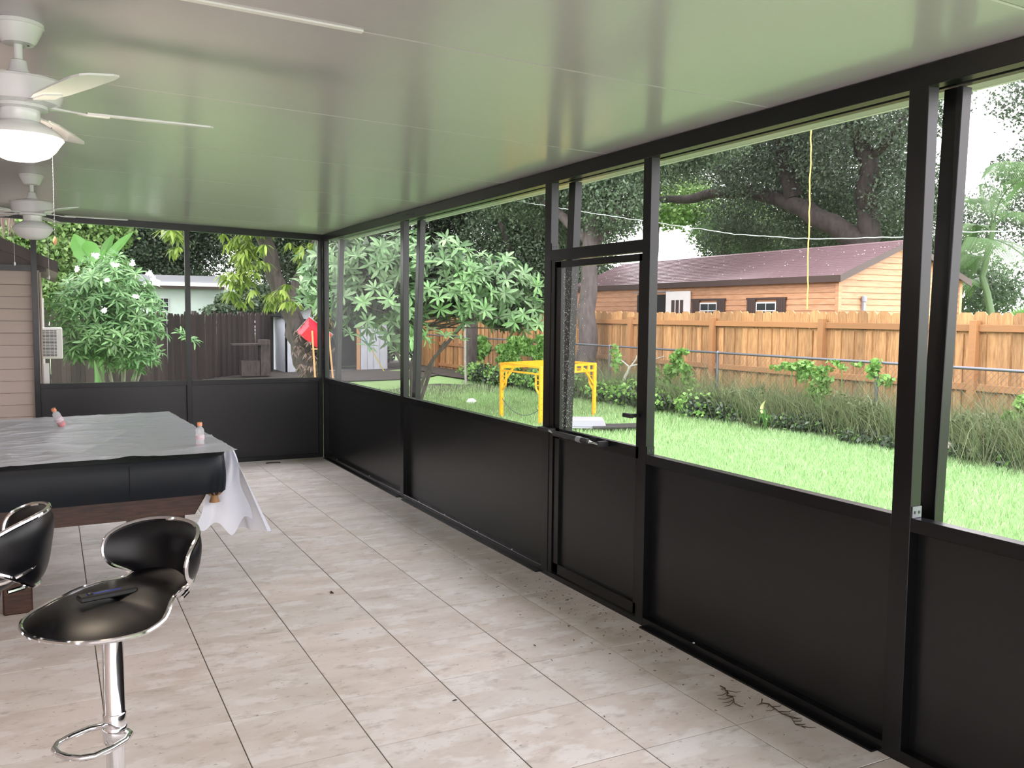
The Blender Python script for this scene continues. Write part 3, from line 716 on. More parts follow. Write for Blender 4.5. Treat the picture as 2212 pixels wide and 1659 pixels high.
# ---- leaf clouds
def quads_leaf(C, L_, W_, droop=0, up=None, name='foliage', m='oak_leaf', parent=None, fold=.25):
    n = len(C)
    d = rng.normal(size=(n, 3)); d[:, 2] -= droop; d /= np.linalg.norm(d, axis=1)[:, None]
    q = rng.normal(size=(n, 3)); q[:, 2] += .9; s = np.cross(d, q); s /= np.linalg.norm(s, axis=1)[:, None]+1e-9; nn = np.cross(s, d)
    l = L_*rng.uniform(.7, 1.25, n)[:, None]; wv = W_*rng.uniform(.7, 1.25, n)[:, None]
    V = np.stack([C-d*l/2, C+s*wv/2+nn*wv*fold, C+d*l/2, C-s*wv/2+nn*wv*fold], 1).reshape(-1, 3)
    Fq = np.arange(4*n).reshape(n, 4)
    me = npmesh(name, V, Fq); me.materials.append(M[m])
    o = link(name, me, parent); o['kind'] = 'stuff'; return o
def blob_points(blobs, n, shell=.55):
    vol = np.array([b[3]*b[4]*b[5] for b in blobs])**.8; k = rng.choice(len(blobs), n, p=vol/vol.sum())
    B = np.array(blobs)[k]
    d = rng.normal(size=(n, 3)); d /= np.linalg.norm(d, axis=1)[:, None]
    r = rng.uniform(shell**3, 1, n)**(1/3); r *= 1+.10*rng.normal(size=n)
    return B[:, :3]+d*r[:, None]*B[:, 3:6]
def rand_blobs(cx, cy, cz_, rx, ry, rz, n, s0, s1, seed):
    rr = np.random.default_rng(seed); out = []
    for k in range(n):
        d = rr.normal(size=3); d /= np.linalg.norm(d); r = rr.uniform(.25, .95)
        s = rr.uniform(s0, s1)
        out.append((cx+d[0]*r*rx, cy+d[1]*r*ry, cz_+d[2]*r*rz, s, s, s*.75))
    return out
def limb(pts, r0, r1, parent, m='bark', name='branch'):
    n = len(pts); rr = [r0+(r1-r0)*k/(n-1) for k in range(n)]
    # subdivide with wobble
    P = []; R = []
    for i in range(n-1):
        a, b = Vector(pts[i]), Vector(pts[i+1])
        for s in range(4):
            t = s/4; P.append(a.lerp(b, t)+Vector((random.uniform(-1, 1), random.uniform(-1, 1), random.uniform(-1, 1)))*(.18*r0 if s or i else 0)); R.append(rr[i]+(rr[i+1]-rr[i])*t)
    P.append(Vector(pts[-1])); R.append(rr[-1])
    return MB().tube(P, R, 10).build(name, m, parent)
def tree(name, label, base, trunk, r0, branches, blobs, n, L_, W_, m, bark='bark', group=None, droop=0, cat='tree', shell=.5, high=None):
    t = thing(name, label, cat, base, 0, group)
    b = Vector(base)
    rel = lambda p: tuple(Vector(p)-b)
    limb([rel(p) for p in trunk], r0, r0*.55, t, bark, 'trunk')
    for pts, ra, rb in branches: limb([rel(p) for p in pts], ra, rb, t, bark)
    C = blob_points(blobs, n, shell)-np.array(base)
    quads_leaf(C, L_, W_, droop, name='foliage', m=m, parent=t)
    if high:
        hb_ = rand_blobs(blobs[0][0], blobs[0][1], high[0], high[1], high[1]*.8, high[2], 18, 1.1, 1.9, 5)  # extra crown above the view, added to shade the yard
        quads_leaf(blob_points(hb_, high[3], .2)-np.array(base), .34, .2, 0, name='shade_canopy', m=m, parent=t)
    return t
# oak with thick limbs behind the cedar shed
B = [(19.5, 20.5, 7.4, 3.2, 2.5, 1.7), (17.8, 19.3, 5.9, 1.7, 1.6, 1.2), (21, 19, 5.6, 2.6, 2.2, 1.6), (18.2, 16.6, 6.0, 1.7, 1.7, 1.4), (19.5, 18.5, 4.3, 1.9, 1.6, .9), (22, 22.5, 5.2, 3, 2.5, 1.6),
     (18.6, 15.2, 4.6, 1.2, 1.2, .9), (17.2, 17.6, 7.4, 1.8, 1.6, 1.2), (20.5, 24.5, 7.5, 2.6, 2.2, 1.3), (22, 17.4, 4.0, 2.0, 2, 1.2), (17.6, 14.6, 6.6, 1.5, 1.4, 1.0), (23, 20, 3.6, 3, 2.4, 1.0), (20, 23, 4.0, 1.3, 1.3, .6)]
tree('oak_tree', 'large oak with thick dark limbs spreading above the cedar shed', (18.6, 16.2, 0),
     [(18.6, 16.2, 0), (18.5, 16.1, 2.0), (18.0, 15.7, 3.4), (18.0, 15.9, 4.4)], .42,
     [([(18.0, 15.7, 3.3), (17.6, 16.9, 4.15), (17.7, 18.2, 4.75), (17.6, 19.8, 5.25), (17.6, 22, 5.25), (17.6, 24.5, 5.4)], .30, .10),
      ([(17.6, 20.2, 5.25), (17.4, 20.7, 5.9), (17.2, 21.6, 6.5), (17, 22.2, 6.7)], .12, .05),
      ([(17.7, 18.0, 4.8), (17.5, 18.2, 6.0), (17.4, 18.7, 7.3), (17.6, 19, 8.5)], .24, .12),
      ([(18.0, 15.8, 4.4), (17.7, 15.6, 5.4), (17.5, 16.0, 6.6), (17.5, 16.1, 8)], .26, .12),
      ([(17.7, 15.6, 5.4), (17.8, 14.9, 6.0), (18, 14.4, 7)], .13, .06),
      ([(18.6, 16.2, 1.5), (19.2, 15.4, 3.2), (19.5, 15.2, 4.6)], .3, .12)],
     B, 170000, .10, .05, 'oak_leaf')
# oak by the door
B = [(10.6, 16.6, 4.9, 1.7, 1.7, 1.2), (9.2, 17.6, 4.7, 1.4, 1.4, 1.0), (11.4, 18.4, 3.9, 1.2, 1.3, .7), (12.2, 17.0, 5.6, 1.7, 1.6, 1.1), (7.9, 18.2, 4.9, 1.5, 1.3, .9), (10.4, 15.6, 3.9, .9, .9, .7), (11.4, 20.5, 5.2, 1.6, 1.6, 1.1), (12.9, 15.8, 5.7, 1.1, 1.1, .8)]
tree('oak_tree', 'broad oak whose rough trunk stands behind the screen door', (10.05, 16.0, 0),
     [(10.05, 16.0, 0), (10.05, 16.0, 1.3), (10.1, 16.0, 2.8), (10.2, 16.1, 4.6)], .24,
     [([(10.15, 16.1, 3.0), (10.8, 15.8, 4.0), (12.2, 15.9, 5.4)], .12, .04), ([(10.1, 16.1, 3.2), (9.3, 17, 4.2), (8, 18, 4.9)], .12, .04)],
     B, 100000, .085, .042, 'grey_leaf', bark='bark_grey', high=(7.6, 3.4, 1.5, 9000))
# light green tree in the gap + distant hedge line
B = [(25.2, 33, 6.9, 2.0, 2, 1.3), (27.8, 31.5, 5.6, 2.2, 2, 1.3), (20.5, 35, 4.9, 1.6, 1.6, 1.3), (22.6, 36, 2.4, 3.4, 2, 1.1), (31, 33, 3.6, 4, 2, 1.6)]
tree('broadleaf_tree', 'light green broadleaf tree in the bright gap beyond the roof ridge', (24, 33, 0), [(24, 33, 0), (24, 33, 3), (24.3, 33, 6)], .3, [], B, 36000, .22, .13, 'lit_leaf')
B = [(22.5, 26.5, 2.9, 2.2, 1.4, .9), (24.5, 22.5, 2.8, 2.6, 1.5, 1.2), (20.3, 28.8, 2.6, 1.6, 1.5, .7), (27, 20, 2.6, 3, 1.6, 1.2), (17, 31, 2.6, 2.5, 1.5, 1.2)]
tree('bushy_tree', 'grey green bushy tree just above the shed roof', (22.5, 26, 0), [(22.5, 26, 0), (22.5, 26, 2.5)], .2, [], B, 30000, .16, .09, 'grey_leaf')
# right: tree beyond the palm
B = [(26, 16, 5.0, 2.3, 2, 1.4), (24, 12.8, 3.7, 2.4, 1.8, 1.0), (20.5, 12.6, 5.9, .9, .9, .6), (28, 15.5, 3.2, 3, 2, 1.4), (20.3, 11.6, 7.0, 1.6, 1.2, .7), (21.5, 13.5, 6.9, 1.4, 1.4, .8), (26, 11.8, 3.4, 2.2, 1.6, 1.5), (19.9, 13.0, 5.1, .8, .8, .45)]
tree('shade_tree', 'airy shade tree against the sky at the right edge', (24.5, 13, 0), [(24.5, 13, 0), (24.3, 13, 3), (23, 12.8, 5.4)], .2, [([(23.6, 12.9, 4.5), (22, 12.8, 6), (20.5, 12, 7)], .1, .04)], B, 42000, .105, .065, 'oak_leaf', shell=.2)
# centre backdrop, behind the loquat
for k, (lab, base, m, sd) in enumerate((('tall dark tree behind the wheelbarrow and white shed', (7.6, 31, 0), 'dark_leaf', 11), ('dark spreading tree behind the loquat shrub', (11.5, 29, 0), 'dark_leaf', 12), ('dark evergreen left of the oak, above the board fence', (14.5, 26.5, 0), 'grey_leaf', 13), ('dark tree mass behind the pale neighbour house', (2.6, 32.5, 0), 'dark_leaf', 14))):
    B = rand_blobs(base[0], base[1], 4.0, 2.9, 1.2, 2.6, 24, .9, 1.5, sd)
    tree('dense_tree', lab, base, [base, (base[0]+.2, base[1], 2), (base[0]-.2, base[1], 5)], .26, [([(base[0], base[1], 2), (base[0]-1.3, base[1]-.8, 3.6), (base[0]-2, base[1]-1, 5)], .12, .04)], B, 60000, .13, .065, m, high=(8.2, 3.6, 2.0, 9000), group='dark trees at the back of the yard')
B = rand_blobs(-1.6, 29.5, 3.4, 2.2, 1.2, 2.2, 16, .9, 1.4, 21)
tree('dense_tree', 'leafy tree behind the brown roof of the house wing', (-1.6, 29.5, 0), [(-1.6, 29.5, 0), (-1.6, 29.5, 4)], .22, [], B, 46000, .14, .07, 'lit_leaf')
B = [(.2, 20.4, 2.5, 1.0, .6, .65), (-.9, 20.2, 2.8, 1.0, .6, .7), (1.0, 20.8, 2.35, .6, .5, .45), (.5, 20.8, 3.3, 1.1, .6, .5), (2.1, 22.4, 4.0, .9, .5, .40), (-.2, 19.9, 1.9, .9, .5, .5)]
tree('garden_shrub', 'pale green leafy shrub behind the flowering shrub', (.3, 20.4, -.1), [(.3, 20.4, -.1), (.3, 20.4, 2.4)], .06, [], B, 30000, .12, .075, 'lit_leaf', cat='shrub', shell=.3)
# clipped bush along the dark fence
B = [(4.9, 26.9, 1.75, .6, .35, .38), (5.6, 28.0, 2.0, .8, .4, .5), (4.2, 26.0, 1.62, .45, .3, .22), (4.6, 26.6, 1.9, .4, .3, .3)]
tree('garden_shrub', 'low dark shrub showing over the dark picket fence', (4.9, 27.0, -.1), [(4.9, 27, -.1), (4.9, 27, 1.6)], .06, [], B, 9000, .14, .09, 'grey_leaf', cat='shrub')

B = [(9.6, 28.3, .8, 1.0, .5, .8), (11.0, 28.5, 1.0, 1.1, .5, .9), (8.9, 28.6, 1.4, .9, .5, .8), (12.3, 28.6, 1.1, 1.0, .5, 1.0), (7.0, 29, 1.2, 1.2, .5, 1.0)]
tree('garden_shrub', 'dark hedge closing the yard between the white shed and the board fence', (10, 28.4, -.05), [(10, 28.4, -.05), (10, 28.4, 1)], .05, [], B, 12000, .16, .10, 'dark_leaf', cat='shrub', shell=.2)
# leaning mango tree with drooping bright leaves
mt = thing('mango_tree', 'leaning mango tree with bright drooping leaf clusters by the wheelbarrow', 'tree', (5.35, 20.9, -.1))
rel = lambda *p: (p[0]-5.35, p[1]-20.9, p[2]+.1)
limb([rel(5.45, 20.9, -.1), rel(5.2, 20.9, .7), rel(5.0, 20.9, 1.6), rel(4.62, 20.9, 2.5), rel(4.35, 20.9, 3.4), rel(4.4, 20.9, 4.4)], .27, .13, mt, 'bark_grey', 'trunk')
limb([rel(4.95, 20.9, 1.9), rel(5.4, 20.9, 2.9), rel(5.9, 21, 3.8)], .15, .06, mt, 'bark_grey')
def strand_leaves(C, n_each, L_, W_, m, name, parent, spread=.16, droop=1.3):
    P = np.repeat(np.array(C), n_each, 0); n = len(P)
    a = rng.uniform(0, 2*PI, n); el = rng.uniform(.15, .9, n)
    h = np.stack([np.cos(a)*np.cos(el), np.sin(a)*np.cos(el), -np.sin(el)*droop], 1); h /= np.linalg.norm(h, axis=1)[:, None]
    s = np.cross(h, np.tile([0, 0, 1.], (n, 1))); s /= np.linalg.norm(s, axis=1)[:, None]+1e-9; nn = np.cross(s, h)
    l = (L_*rng.uniform(.7, 1.2, n))[:, None]; wv = (W_*rng.uniform(.8, 1.2, n))[:, None]
    b = P+h*.02
    V = np.stack([b, b+h*l*.3+s*wv*.5+nn*wv*.15, b+h*l*.7+s*wv*.42-np.array([0, 0, .05])*l, b+h*l-np.array([0, 0, .16])*l, b+h*l*.7-s*wv*.42-np.array([0, 0, .05])*l, b+h*l*.3-s*wv*.5+nn*wv*.15], 1).reshape(-1, 3)
    o = np.arange(n)*6
    Fq = np.concatenate([np.stack([o, o+1, o+4+1, o], 1)[:, [0, 1, 2]].reshape(-1, 3)])
    quads = np.concatenate([np.stack([o+1, o+2, o+4, o+5], 1)]); tris = np.concatenate([np.stack([o, o+1, o+5], 1), np.stack([o+2, o+3, o+4], 1)])
    me = bpy.data.meshes.new(name); me.vertices.add(len(V)); me.vertices.foreach_set('co', V.astype(np.float32).ravel())
    nl = quads.size+tris.size; me.loops.add(nl); me.loops.foreach_set('vertex_index', np.concatenate([quads.ravel(), tris.ravel()]).astype(np.int32))
    me.polygons.add(len(quads)+len(tris)); me.polygons.foreach_set('loop_start', np.concatenate([np.arange(len(quads))*4, quads.size+np.arange(len(tris))*3]).astype(np.int32))
    me.update(calc_edges=True); me.materials.append(M[m]); o_ = link(name, me, parent); o_['kind'] = 'stuff'; return o_
Bc = rand_blobs(.0, -.6, 6.6, 4.2, 3.0, 1.6, 26, 1.0, 1.7, 77)  # high mango crown added overhead to deepen the yard's shadows
quads_leaf(blob_points(Bc, 15000, .2), .34, .12, .5, name='shade_canopy', m='dark_leaf', parent=mt)
limb([(-1.0, 0, 4.4), (-.6, -.4, 5.6), (.6, -.6, 6.8)], .13, .05, mt, 'bark_grey')
rr = np.random.default_rng(3); C = []
for (x, y, z, sx, sz, k) in ((3.85, 20.3, 2.9, .25, .75, 46), (4.1, 20.2, 3.7, .7, .35, 40), (5.25, 20.2, 3.05, .38, .22, 26), (4.55, 20.1, 2.0, .25, .25, 14), (2.35, 20.3, 3.35, .25, .30, 14), (5.0, 20.4, 3.8, .8, .25, 30), (3.55, 20.3, 2.25, .2, .3, 12), (3.0, 20.6, 3.9, .6, .2, 18), (5.6, 20.4, 1.7, .15, .25, 10)):
    for q in range(k): C.append((x-5.35+rr.normal()*sx*.6, y-20.9+rr.normal()*.25, z+.1+rr.normal()*sz*.6))
strand_leaves(C, 11, .26, .06, 'mango_leaf', 'foliage', mt)
C = [(5.62-5.35+rr.normal()*.10, -.6+rr.normal()*.1, 1.75+rr.normal()*.12) for k in range(14)]
tag(strand_leaves(C, 10, .3, .06, 'brown_leaf', 'dead_leaves', mt), 'drooping dry yellow brown leaves')
C = [(rr.normal()*.25+.1, -.5+rr.normal()*.12, .9+rr.normal()*.4) for k in range(60)]
tag(strand_leaves(C, 12, .15, .03, 'moss', 'bark_growth', mt), 'brown dead growth hanging from the trunk')

# ---- rosette shrubs (whorled leaves)
def leaf_arr(L_, W_, droop, tip=.5):
    # 8 vertex leaf along +x, folded along the midrib
    return np.array([(0, 0, 0), (.25*L_, .30*W_, .03*W_), (.55*L_, .5*W_, .10*W_-droop*.12*L_), (.85*L_, .32*W_, -droop*.42*L_), (L_, 0, -droop*.62*L_), (.85*L_, -.32*W_, -droop*.42*L_), (.55*L_, -.5*W_, .10*W_-droop*.12*L_), (.25*L_, -.30*W_, .03*W_), (.28*L_, 0, -.05*W_), (.55*L_, 0, -.08*W_-droop*.10*L_), (.85*L_, 0, -.04*W_-droop*.42*L_)])
LF = [(0, 8, 1), (0, 7, 8), (1, 8, 9, 2), (8, 7, 6, 9), (2, 9, 10, 3), (9, 6, 5, 10), (3, 10, 4), (10, 5, 4)]
def ros_mats(C, n_leaf, L_, lift=(.1, .7)):
    """list of 4x4 matrices"""
    out = []
    for (x, y, z, nx_, ny_, nz_) in C:
        ax = Vector((nx_, ny_, nz_)).normalized(); R0 = ax.to_track_quat('Z', 'Y').to_matrix().to_4x4()
        ph = random.uniform(0, 2*PI)
        for k in range(n_leaf):
            a = ph+2*PI*k/n_leaf+random.uniform(-.25, .25); el = random.uniform(*lift); s = random.uniform(.65, 1.1)
            out.append(T((x, y, z)) @ R0 @ Matrix.Rotation(a, 4, 'Z') @ Matrix.Rotation(-el, 4, 'Y') @ Matrix.Scale(s, 4))
    return out
def join_leaves(name, mats, arr, m, parent):
    A = np.array([np.array(x) for x in mats]); n = len(A)
    Vh = np.concatenate([arr, np.ones((len(arr), 1))], 1)
    V = np.einsum('nij,kj->nki', A, Vh)[:, :, :3].reshape(-1, 3); k = len(arr)
    Fs = []
    quads = np.array([f for f in LF if len(f) == 4]); tris = np.array([f for f in LF if len(f) == 3]); o = (np.arange(n)*k)[:, None, None]
    q = (quads[None]+o).reshape(-1, 4); t3 = (tris[None]+o).reshape(-1, 3)
    me = bpy.data.meshes.new(name); me.vertices.add(len(V)); me.vertices.foreach_set('co', V.astype(np.float32).ravel())
    me.loops.add(q.size+t3.size); me.loops.foreach_set('vertex_index', np.concatenate([q.ravel(), t3.ravel()]).astype(np.int32))
    me.polygons.add(len(q)+len(t3)); me.polygons.foreach_set('loop_start', np.concatenate([np.arange(len(q))*4, q.size+np.arange(len(t3))*3]).astype(np.int32))
    me.update(calc_edges=True); me.materials.append(M[m]); ob = link(name, me, parent); ob['kind'] = 'stuff'; return ob
def shell_ros(ells, n, seed, up=.5, jit=.12):
    rr = np.random.default_rng(seed); out = []
    vol = np.array([e[3]*e[4]*e[5] for e in ells])**.67
    for k in range(n):
        e = ells[rr.choice(len(ells), p=vol/vol.sum())]; d = rr.normal(size=3); d[1] -= .35; d /= np.linalg.norm(d); r = rr.uniform(.55, 1.05)
        p = (e[0]+d[0]*e[3]*r, e[1]+d[1]*e[4]*r, e[2]+d[2]*e[5]*r)
        out.append((*p, d[0]*.8+rr.normal()*.25, d[1]*.8+rr.normal()*.25-.1, d[2]*.5+up+rr.normal()*.2))
    return out
lb = (5.3, 13.6, -.1)
lq = thing('loquat_shrub', 'large loquat shrub with whorls of broad leaves behind the right wall', 'shrub', lb)
E_ = [(4.3, 13.6, 2.35, .95, .8, .50), (5.4, 13.4, 2.35, 1.1, .9, .55), (6.6, 13.4, 2.1, .95, .8, .55), (4.4, 13.1, 1.75, .85, .7, .38), (5.7, 13.0, 1.9, .9, .7, .45), (6.9, 13.0, 1.6, .6, .6, .32), (3.6, 13.4, 1.85, .30, .3, .3), (4.75, 12.8, 1.35, .45, .4, .26)]
ROS = shell_ros(E_, 460, 5)
for (x, y, z) in ((5.35, 12.6, 1.28), (5.62, 12.6, 1.22), (5.08, 12.7, 1.22), (5.2, 12.8, 1.38), (3.25, 13.0, 2.05), (3.3, 13.1, 1.75), (4.62, 12.7, 1.05), (3.95, 12.9, 1.30), (4.2, 12.8, 1.12)): ROS.append((x, y, z, .1, -.35, .9))
ROS = [(x-lb[0], y-lb[1], z-lb[2], a, b, c) for x, y, z, a, b, c in ROS]
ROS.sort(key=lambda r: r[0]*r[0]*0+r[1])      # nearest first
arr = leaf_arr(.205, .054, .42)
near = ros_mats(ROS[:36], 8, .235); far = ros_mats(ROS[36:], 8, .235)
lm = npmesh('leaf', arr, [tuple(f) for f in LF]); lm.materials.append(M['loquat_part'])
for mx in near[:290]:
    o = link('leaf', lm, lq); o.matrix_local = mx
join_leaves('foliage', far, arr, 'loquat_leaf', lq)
rl = lambda *p: (p[0]-lb[0], p[1]-lb[1], p[2]-lb[2])
for pts in ([(5.2, 13.6, -.1), (5.15, 13.5, .7), (5.3, 13.4, 1.5), (5.4, 13.4, 2.4)], [(5.15, 13.6, -.1), (5.0, 13.5, .8), (4.5, 13.4, 1.6), (4.2, 13.4, 2.3)], [(5.25, 13.6, -.1), (5.5, 13.4, .9), (6.2, 13.3, 1.7), (6.7, 13.3, 2.1)], [(5.1, 13.55, -.1), (5.25, 13.0, .8), (5.4, 12.7, 1.2)]):
    limb([rl(*p) for p in pts], .035, .015, lq, 'bark_grey', 'stem')
for k in range(22):
    a = ROS[k*6]; limb([(random.uniform(-.6, .6), -.2, 1.5), ((a[0])*.6, a[1]*.6, a[2]*.6+.6), a[:3]], .012, .006, lq, 'bark_grey', 'twig')
# inner leaves in a darker colour, shade of the gaps put in
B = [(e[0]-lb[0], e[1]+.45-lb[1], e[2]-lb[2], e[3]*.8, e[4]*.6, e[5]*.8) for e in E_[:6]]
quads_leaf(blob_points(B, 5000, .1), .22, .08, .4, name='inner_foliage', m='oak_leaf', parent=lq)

sb = (.85, 13.6, -.1)
fs = thing('flowering_shrub', 'leafy flowering shrub with white blossoms beyond the far wall', 'shrub', sb)
E_ = [(.72, 13.6, 1.95, .55, .6, .42), (.45, 13.6, 1.6, .50, .5, .40), (1.08, 13.5, 1.55, .38, .5, .45), (.75, 13.4, 1.25, .62, .5, .33), (1.0, 13.4, 1.0, .35, .4, .22), (.42, 13.5, 1.1, .28, .3, .2)]
ROS2 = [(x-sb[0], y-sb[1], z-sb[2], a, b, c) for x, y, z, a, b, c in shell_ros(E_, 620, 9, up=.9)]
ROS2 += [(1.62+d-sb[0], -.25, 1.30-d*.55-sb[2]+.0, .3, -.3, .6) for d in (0, .06, .12, .18)]
arr2 = leaf_arr(.165, .032, .6)
ROS2.sort(key=lambda r: r[1])
near = ros_mats(ROS2[:30], 9, .19, (-.1, .8)); far = ros_mats(ROS2[30:], 9, .19, (-.1, .8))
lm2 = npmesh('leaf', arr2, [tuple(f) for f in LF]); lm2.materials.append(M['loquat_part'])
for mx in near: o = link('leaf', lm2, fs); o.matrix_local = mx
join_leaves('foliage', far, arr2, 'shrub_leaf', fs)
for k in range(9):
    a = k*.7; limb([(math.cos(a)*.06, math.sin(a)*.06, 0), (math.cos(a)*.18, math.sin(a)*.15, .6), (math.cos(a)*.45, math.sin(a)*.3, 1.4), (math.cos(a)*.5, math.sin(a)*.4, 1.9)], .018, .009, fs, 'pale_bark', 'stem')
for (px, pz) in ((.32, 2.15), (.55, 2.33), (.78, 2.22), (.98, 2.26), (1.25, 2.05), (1.32, 2.0), (1.02, 1.82), (.62, 1.62), (.68, 2.02), (.0, 2.12), (.02, 2.05), (1.2, 2.12)):
    mb = MB(); cx, cy_, cz0 = px-sb[0], 12.95-sb[1], pz-sb[2]
    for q in range(4):
        ox, oy, oz = random.uniform(-.03, .03), random.uniform(-.03, .03), random.uniform(-.025, .025)
        for k in range(5):
            a = 2*PI*k/5+q; c0 = Vector((cx+ox, cy_+oy, cz0+oz)); d = Vector((math.cos(a), -.35, math.sin(a))).normalized(); s = d.cross(Vector((0, 1, 0))).normalized()
            mb.add([c0, c0+d*.018+s*.010, c0+d*.034, c0+d*.018-s*.010], [(0, 1, 2, 3)])
    mb.build('blossom', 'petal_white', fs, smooth=False)

# banana plant
bn = thing('banana_plant', 'banana plant with big upright paddle leaves behind the flowering shrub', 'plant', (.72, 17, -.1))
limb([(0, 0, 0), (0, 0, 1.2), (.02, 0, 2.2)], .09, .06, bn, 'banana_leaf', 'stem')
def paddle(tip, base, wd, twist, name='leaf', parent=bn, m='banana_leaf', curl=.1):
    a = Vector(base); b = Vector(tip); d = b-a; s = Vector((math.cos(twist), math.sin(twist), 0)); s = (s-d.normalized()*s.dot(d.normalized())).normalized(); nn = d.normalized().cross(s)
    def fn(u, v):
        c = a+d*u; w_ = wd*(math.sin(min(1, u*1.15+.05)*PI)**.55 if u < .83 else math.sin(min(1, u*1.15+.05)*PI)**.55) if u > .12 else wd*.12
        q = (v-.5)*2
        return tuple(c+s*q*w_*(1+.05*math.sin(u*23))+nn*(abs(q)*w_*.45+curl*math.sin(u*PI)))
    return MB().grid(fn, 14, 6).build(name, m, parent, smooth=True)
paddle((.35, -.1, 3.16), (.02, 0, 2.35), .085, .15); paddle((.72, -.1, 3.20), (.06, 0, 2.35), .085, .35)
paddle((-.16, -.2, 2.95), (-.02, 0, 2.5), .14, -.1); paddle((-.36, -.1, 3.1), (-.05, 0, 2.5), .15, .2); paddle((.18, -.1, 2.85), (0, 0, 2.3), .06, .0)
pl = (20.0, 11.4, 0)
# palm at the right
pm = thing('coconut_palm', 'coconut palm with arching feather fronds at the right edge', 'palm', (17.3, 11.9, 0))
limb([(0, -.1, 0), (-.02, .0, 1.8), (0, .25, 2.5), (0, .05, 3.6)], .085, .05, pm, 'palm_leaf', 'trunk')
def frond(p0, p1, p2, leaf, parent, n=46, hang=.8, m='palm_leaf'):
    P0, P1, P2 = Vector(p0), Vector(p1), Vector(p2)
    f = lambda t: P0*(1-t)**2+P1*2*t*(1-t)+P2*t*t
    df = lambda t: ((P1-P0)*2*(1-t)+(P2-P1)*2*t).normalized()
    fr = MB().tube([f(k/12) for k in range(13)], [.02-.0145*k/12 for k in range(13)], 6).build('frond', m, parent)
    mb = MB()
    for k in range(n):
        t = .10+.9*k/n; c = f(t); d = df(t); s = d.cross(Vector((0, 0, 1))).normalized(); L_ = leaf*(math.sin(min(1, t*1.0+.12)*PI)**.5+.15)
        for sg in (-1, 1):
            o = (s*sg*.8+d*.55+Vector((0, 0, -.05))).normalized(); e = c+o*L_*.55; tip = c+o*L_*.85+Vector((0, 0, -hang*L_*.55)); wv = d*.0095
            mb.add([c-wv*.5, c+wv*.5, e+wv, tip, e-wv], [(0, 1, 2, 4), (4, 2, 3)])
    tag(mb.build('leaflets', m, fr, smooth=False), kind='stuff')
frond((0, -1.11, 2.36), (0, -0.25, 3.49), (0, 0.71, 3.28), 0.85, pm, n=80, hang=1.25)
frond((0, -1.21, 4.37), (0, -0.4, 5.03), (0, 0.36, 4.59), 0.62, pm, n=56, hang=1.2)
frond((0, 0.05, 3.58), (0, 0.0, 4.33), (0, -0.65, 4.47), 0.55, pm, n=50, hang=0.5)
frond((0, 0.08, 3.58), (0, 0.12, 4.05), (0, 0.29, 4.47), 0.5, pm, n=40, hang=0.3)
frond((0, 0.1, 3.53), (0, 0.41, 4.33), (0, 0.73, 4.09), 0.6, pm, n=50, hang=0.7)
frond((0, 0.12, 3.44), (0, 0.51, 3.81), (0, 0.83, 3.21), 0.55, pm, n=46, hang=0.9)
frond((0, 0.15, 2.83), (0, 0.46, 3.11), (0, 0.81, 2.64), 0.55, pm, n=44, hang=1.0)
frond((0, 0.12, 2.08), (0, 0.46, 2.83), (0, 0.79, 2.08), 0.55, pm, n=44, hang=0.9)
frond((0, 0.0, 3.58), (0, -0.35, 3.95), (0, -0.96, 3.58), 0.5, pm, n=44, hang=0.9)
fp_ = thing('fan_palm', 'small bright fan palm over the board fence at the right edge', 'palm', (15.4, 9.0, 0))
limb([(0, 0, 0), (0, 0, 1.7)], .05, .04, fp_, 'bark_grey', 'trunk')
for (dx, dy, dz, s) in ((.0, .95, 1.75, .5), (-.1, .45, 1.95, .6), (.3, .1, 2.1, .6)):
    mb = MB(); c0 = Vector((dx, dy, dz-.15))
    for k in range(18):
        a = -1.3+2.6*k/17; tip = c0+Vector((.1, -math.sin(a)*s, math.cos(a)*s*.55)); side = Vector((0, math.cos(a), math.sin(a)))*.035
        mb.add([c0, c0.lerp(tip, .6)+side, tip, c0.lerp(tip, .6)-side], [(0, 1, 2, 3)])
    f_ = mb.build('frond', 'banana_leaf', fp_, smooth=False)
    MB().tube([(0, 0, 1.6), tuple(c0)], .01, 6).build('stalk', 'palm_leaf', f_)
# skirt of hanging palm fronds in the oak
hp = thing('cabbage_palm', 'shaggy palm with drooping grey fronds below the oak limb', 'palm', (20.5, 24.0, 0))
limb([(0, 0, 0), (0, 0, 4.6)], .16, .14, hp, 'bark_grey', 'trunk')
for k in range(9):
    a = k*.7; frond((0, 0, 4.6), (math.cos(a)*.9, math.sin(a)*.9, 5.4), (math.cos(a)*1.5, math.sin(a)*1.5, 3.9), .55, hp, n=24, hang=1.3)

# ---------------------------------------------------------------- cedar fence
cf = thing('board_fence', 'tall orange cedar board fence behind the wire fence', 'fence', (10.5, 12, 0))
posts_y = [1.186, .939, .6993, 1.415]
py0, dpy = 12.46, 2.53
def picket(w_, h_):
    c = .22*w_
    return MB().prism([(-w_/2, 0), (w_/2, 0), (w_/2, h_-c), (w_/2-c, h_), (-w_/2+c, h_), (-w_/2, h_-c)], 0, .018, 'x')
pm_ = [picket(.19, 1.70).mesh('picket', 'cedar'), picket(.145, 1.69).mesh('picket', 'cedar'), picket(.24, 1.70).mesh('picket', 'cedar')]
y = 4.6; k = 0
while y < 27:
    q = random.choice((0, 0, 1, 2)); wd = (.19, .145, .24)[q]
    o = link('picket', pm_[q], cf, (.0+random.uniform(0, .006), y+wd/2-12, random.uniform(-.012, .028)+.0), (random.uniform(-.006, .006), 0, 0)); y += wd+.004; k += 1
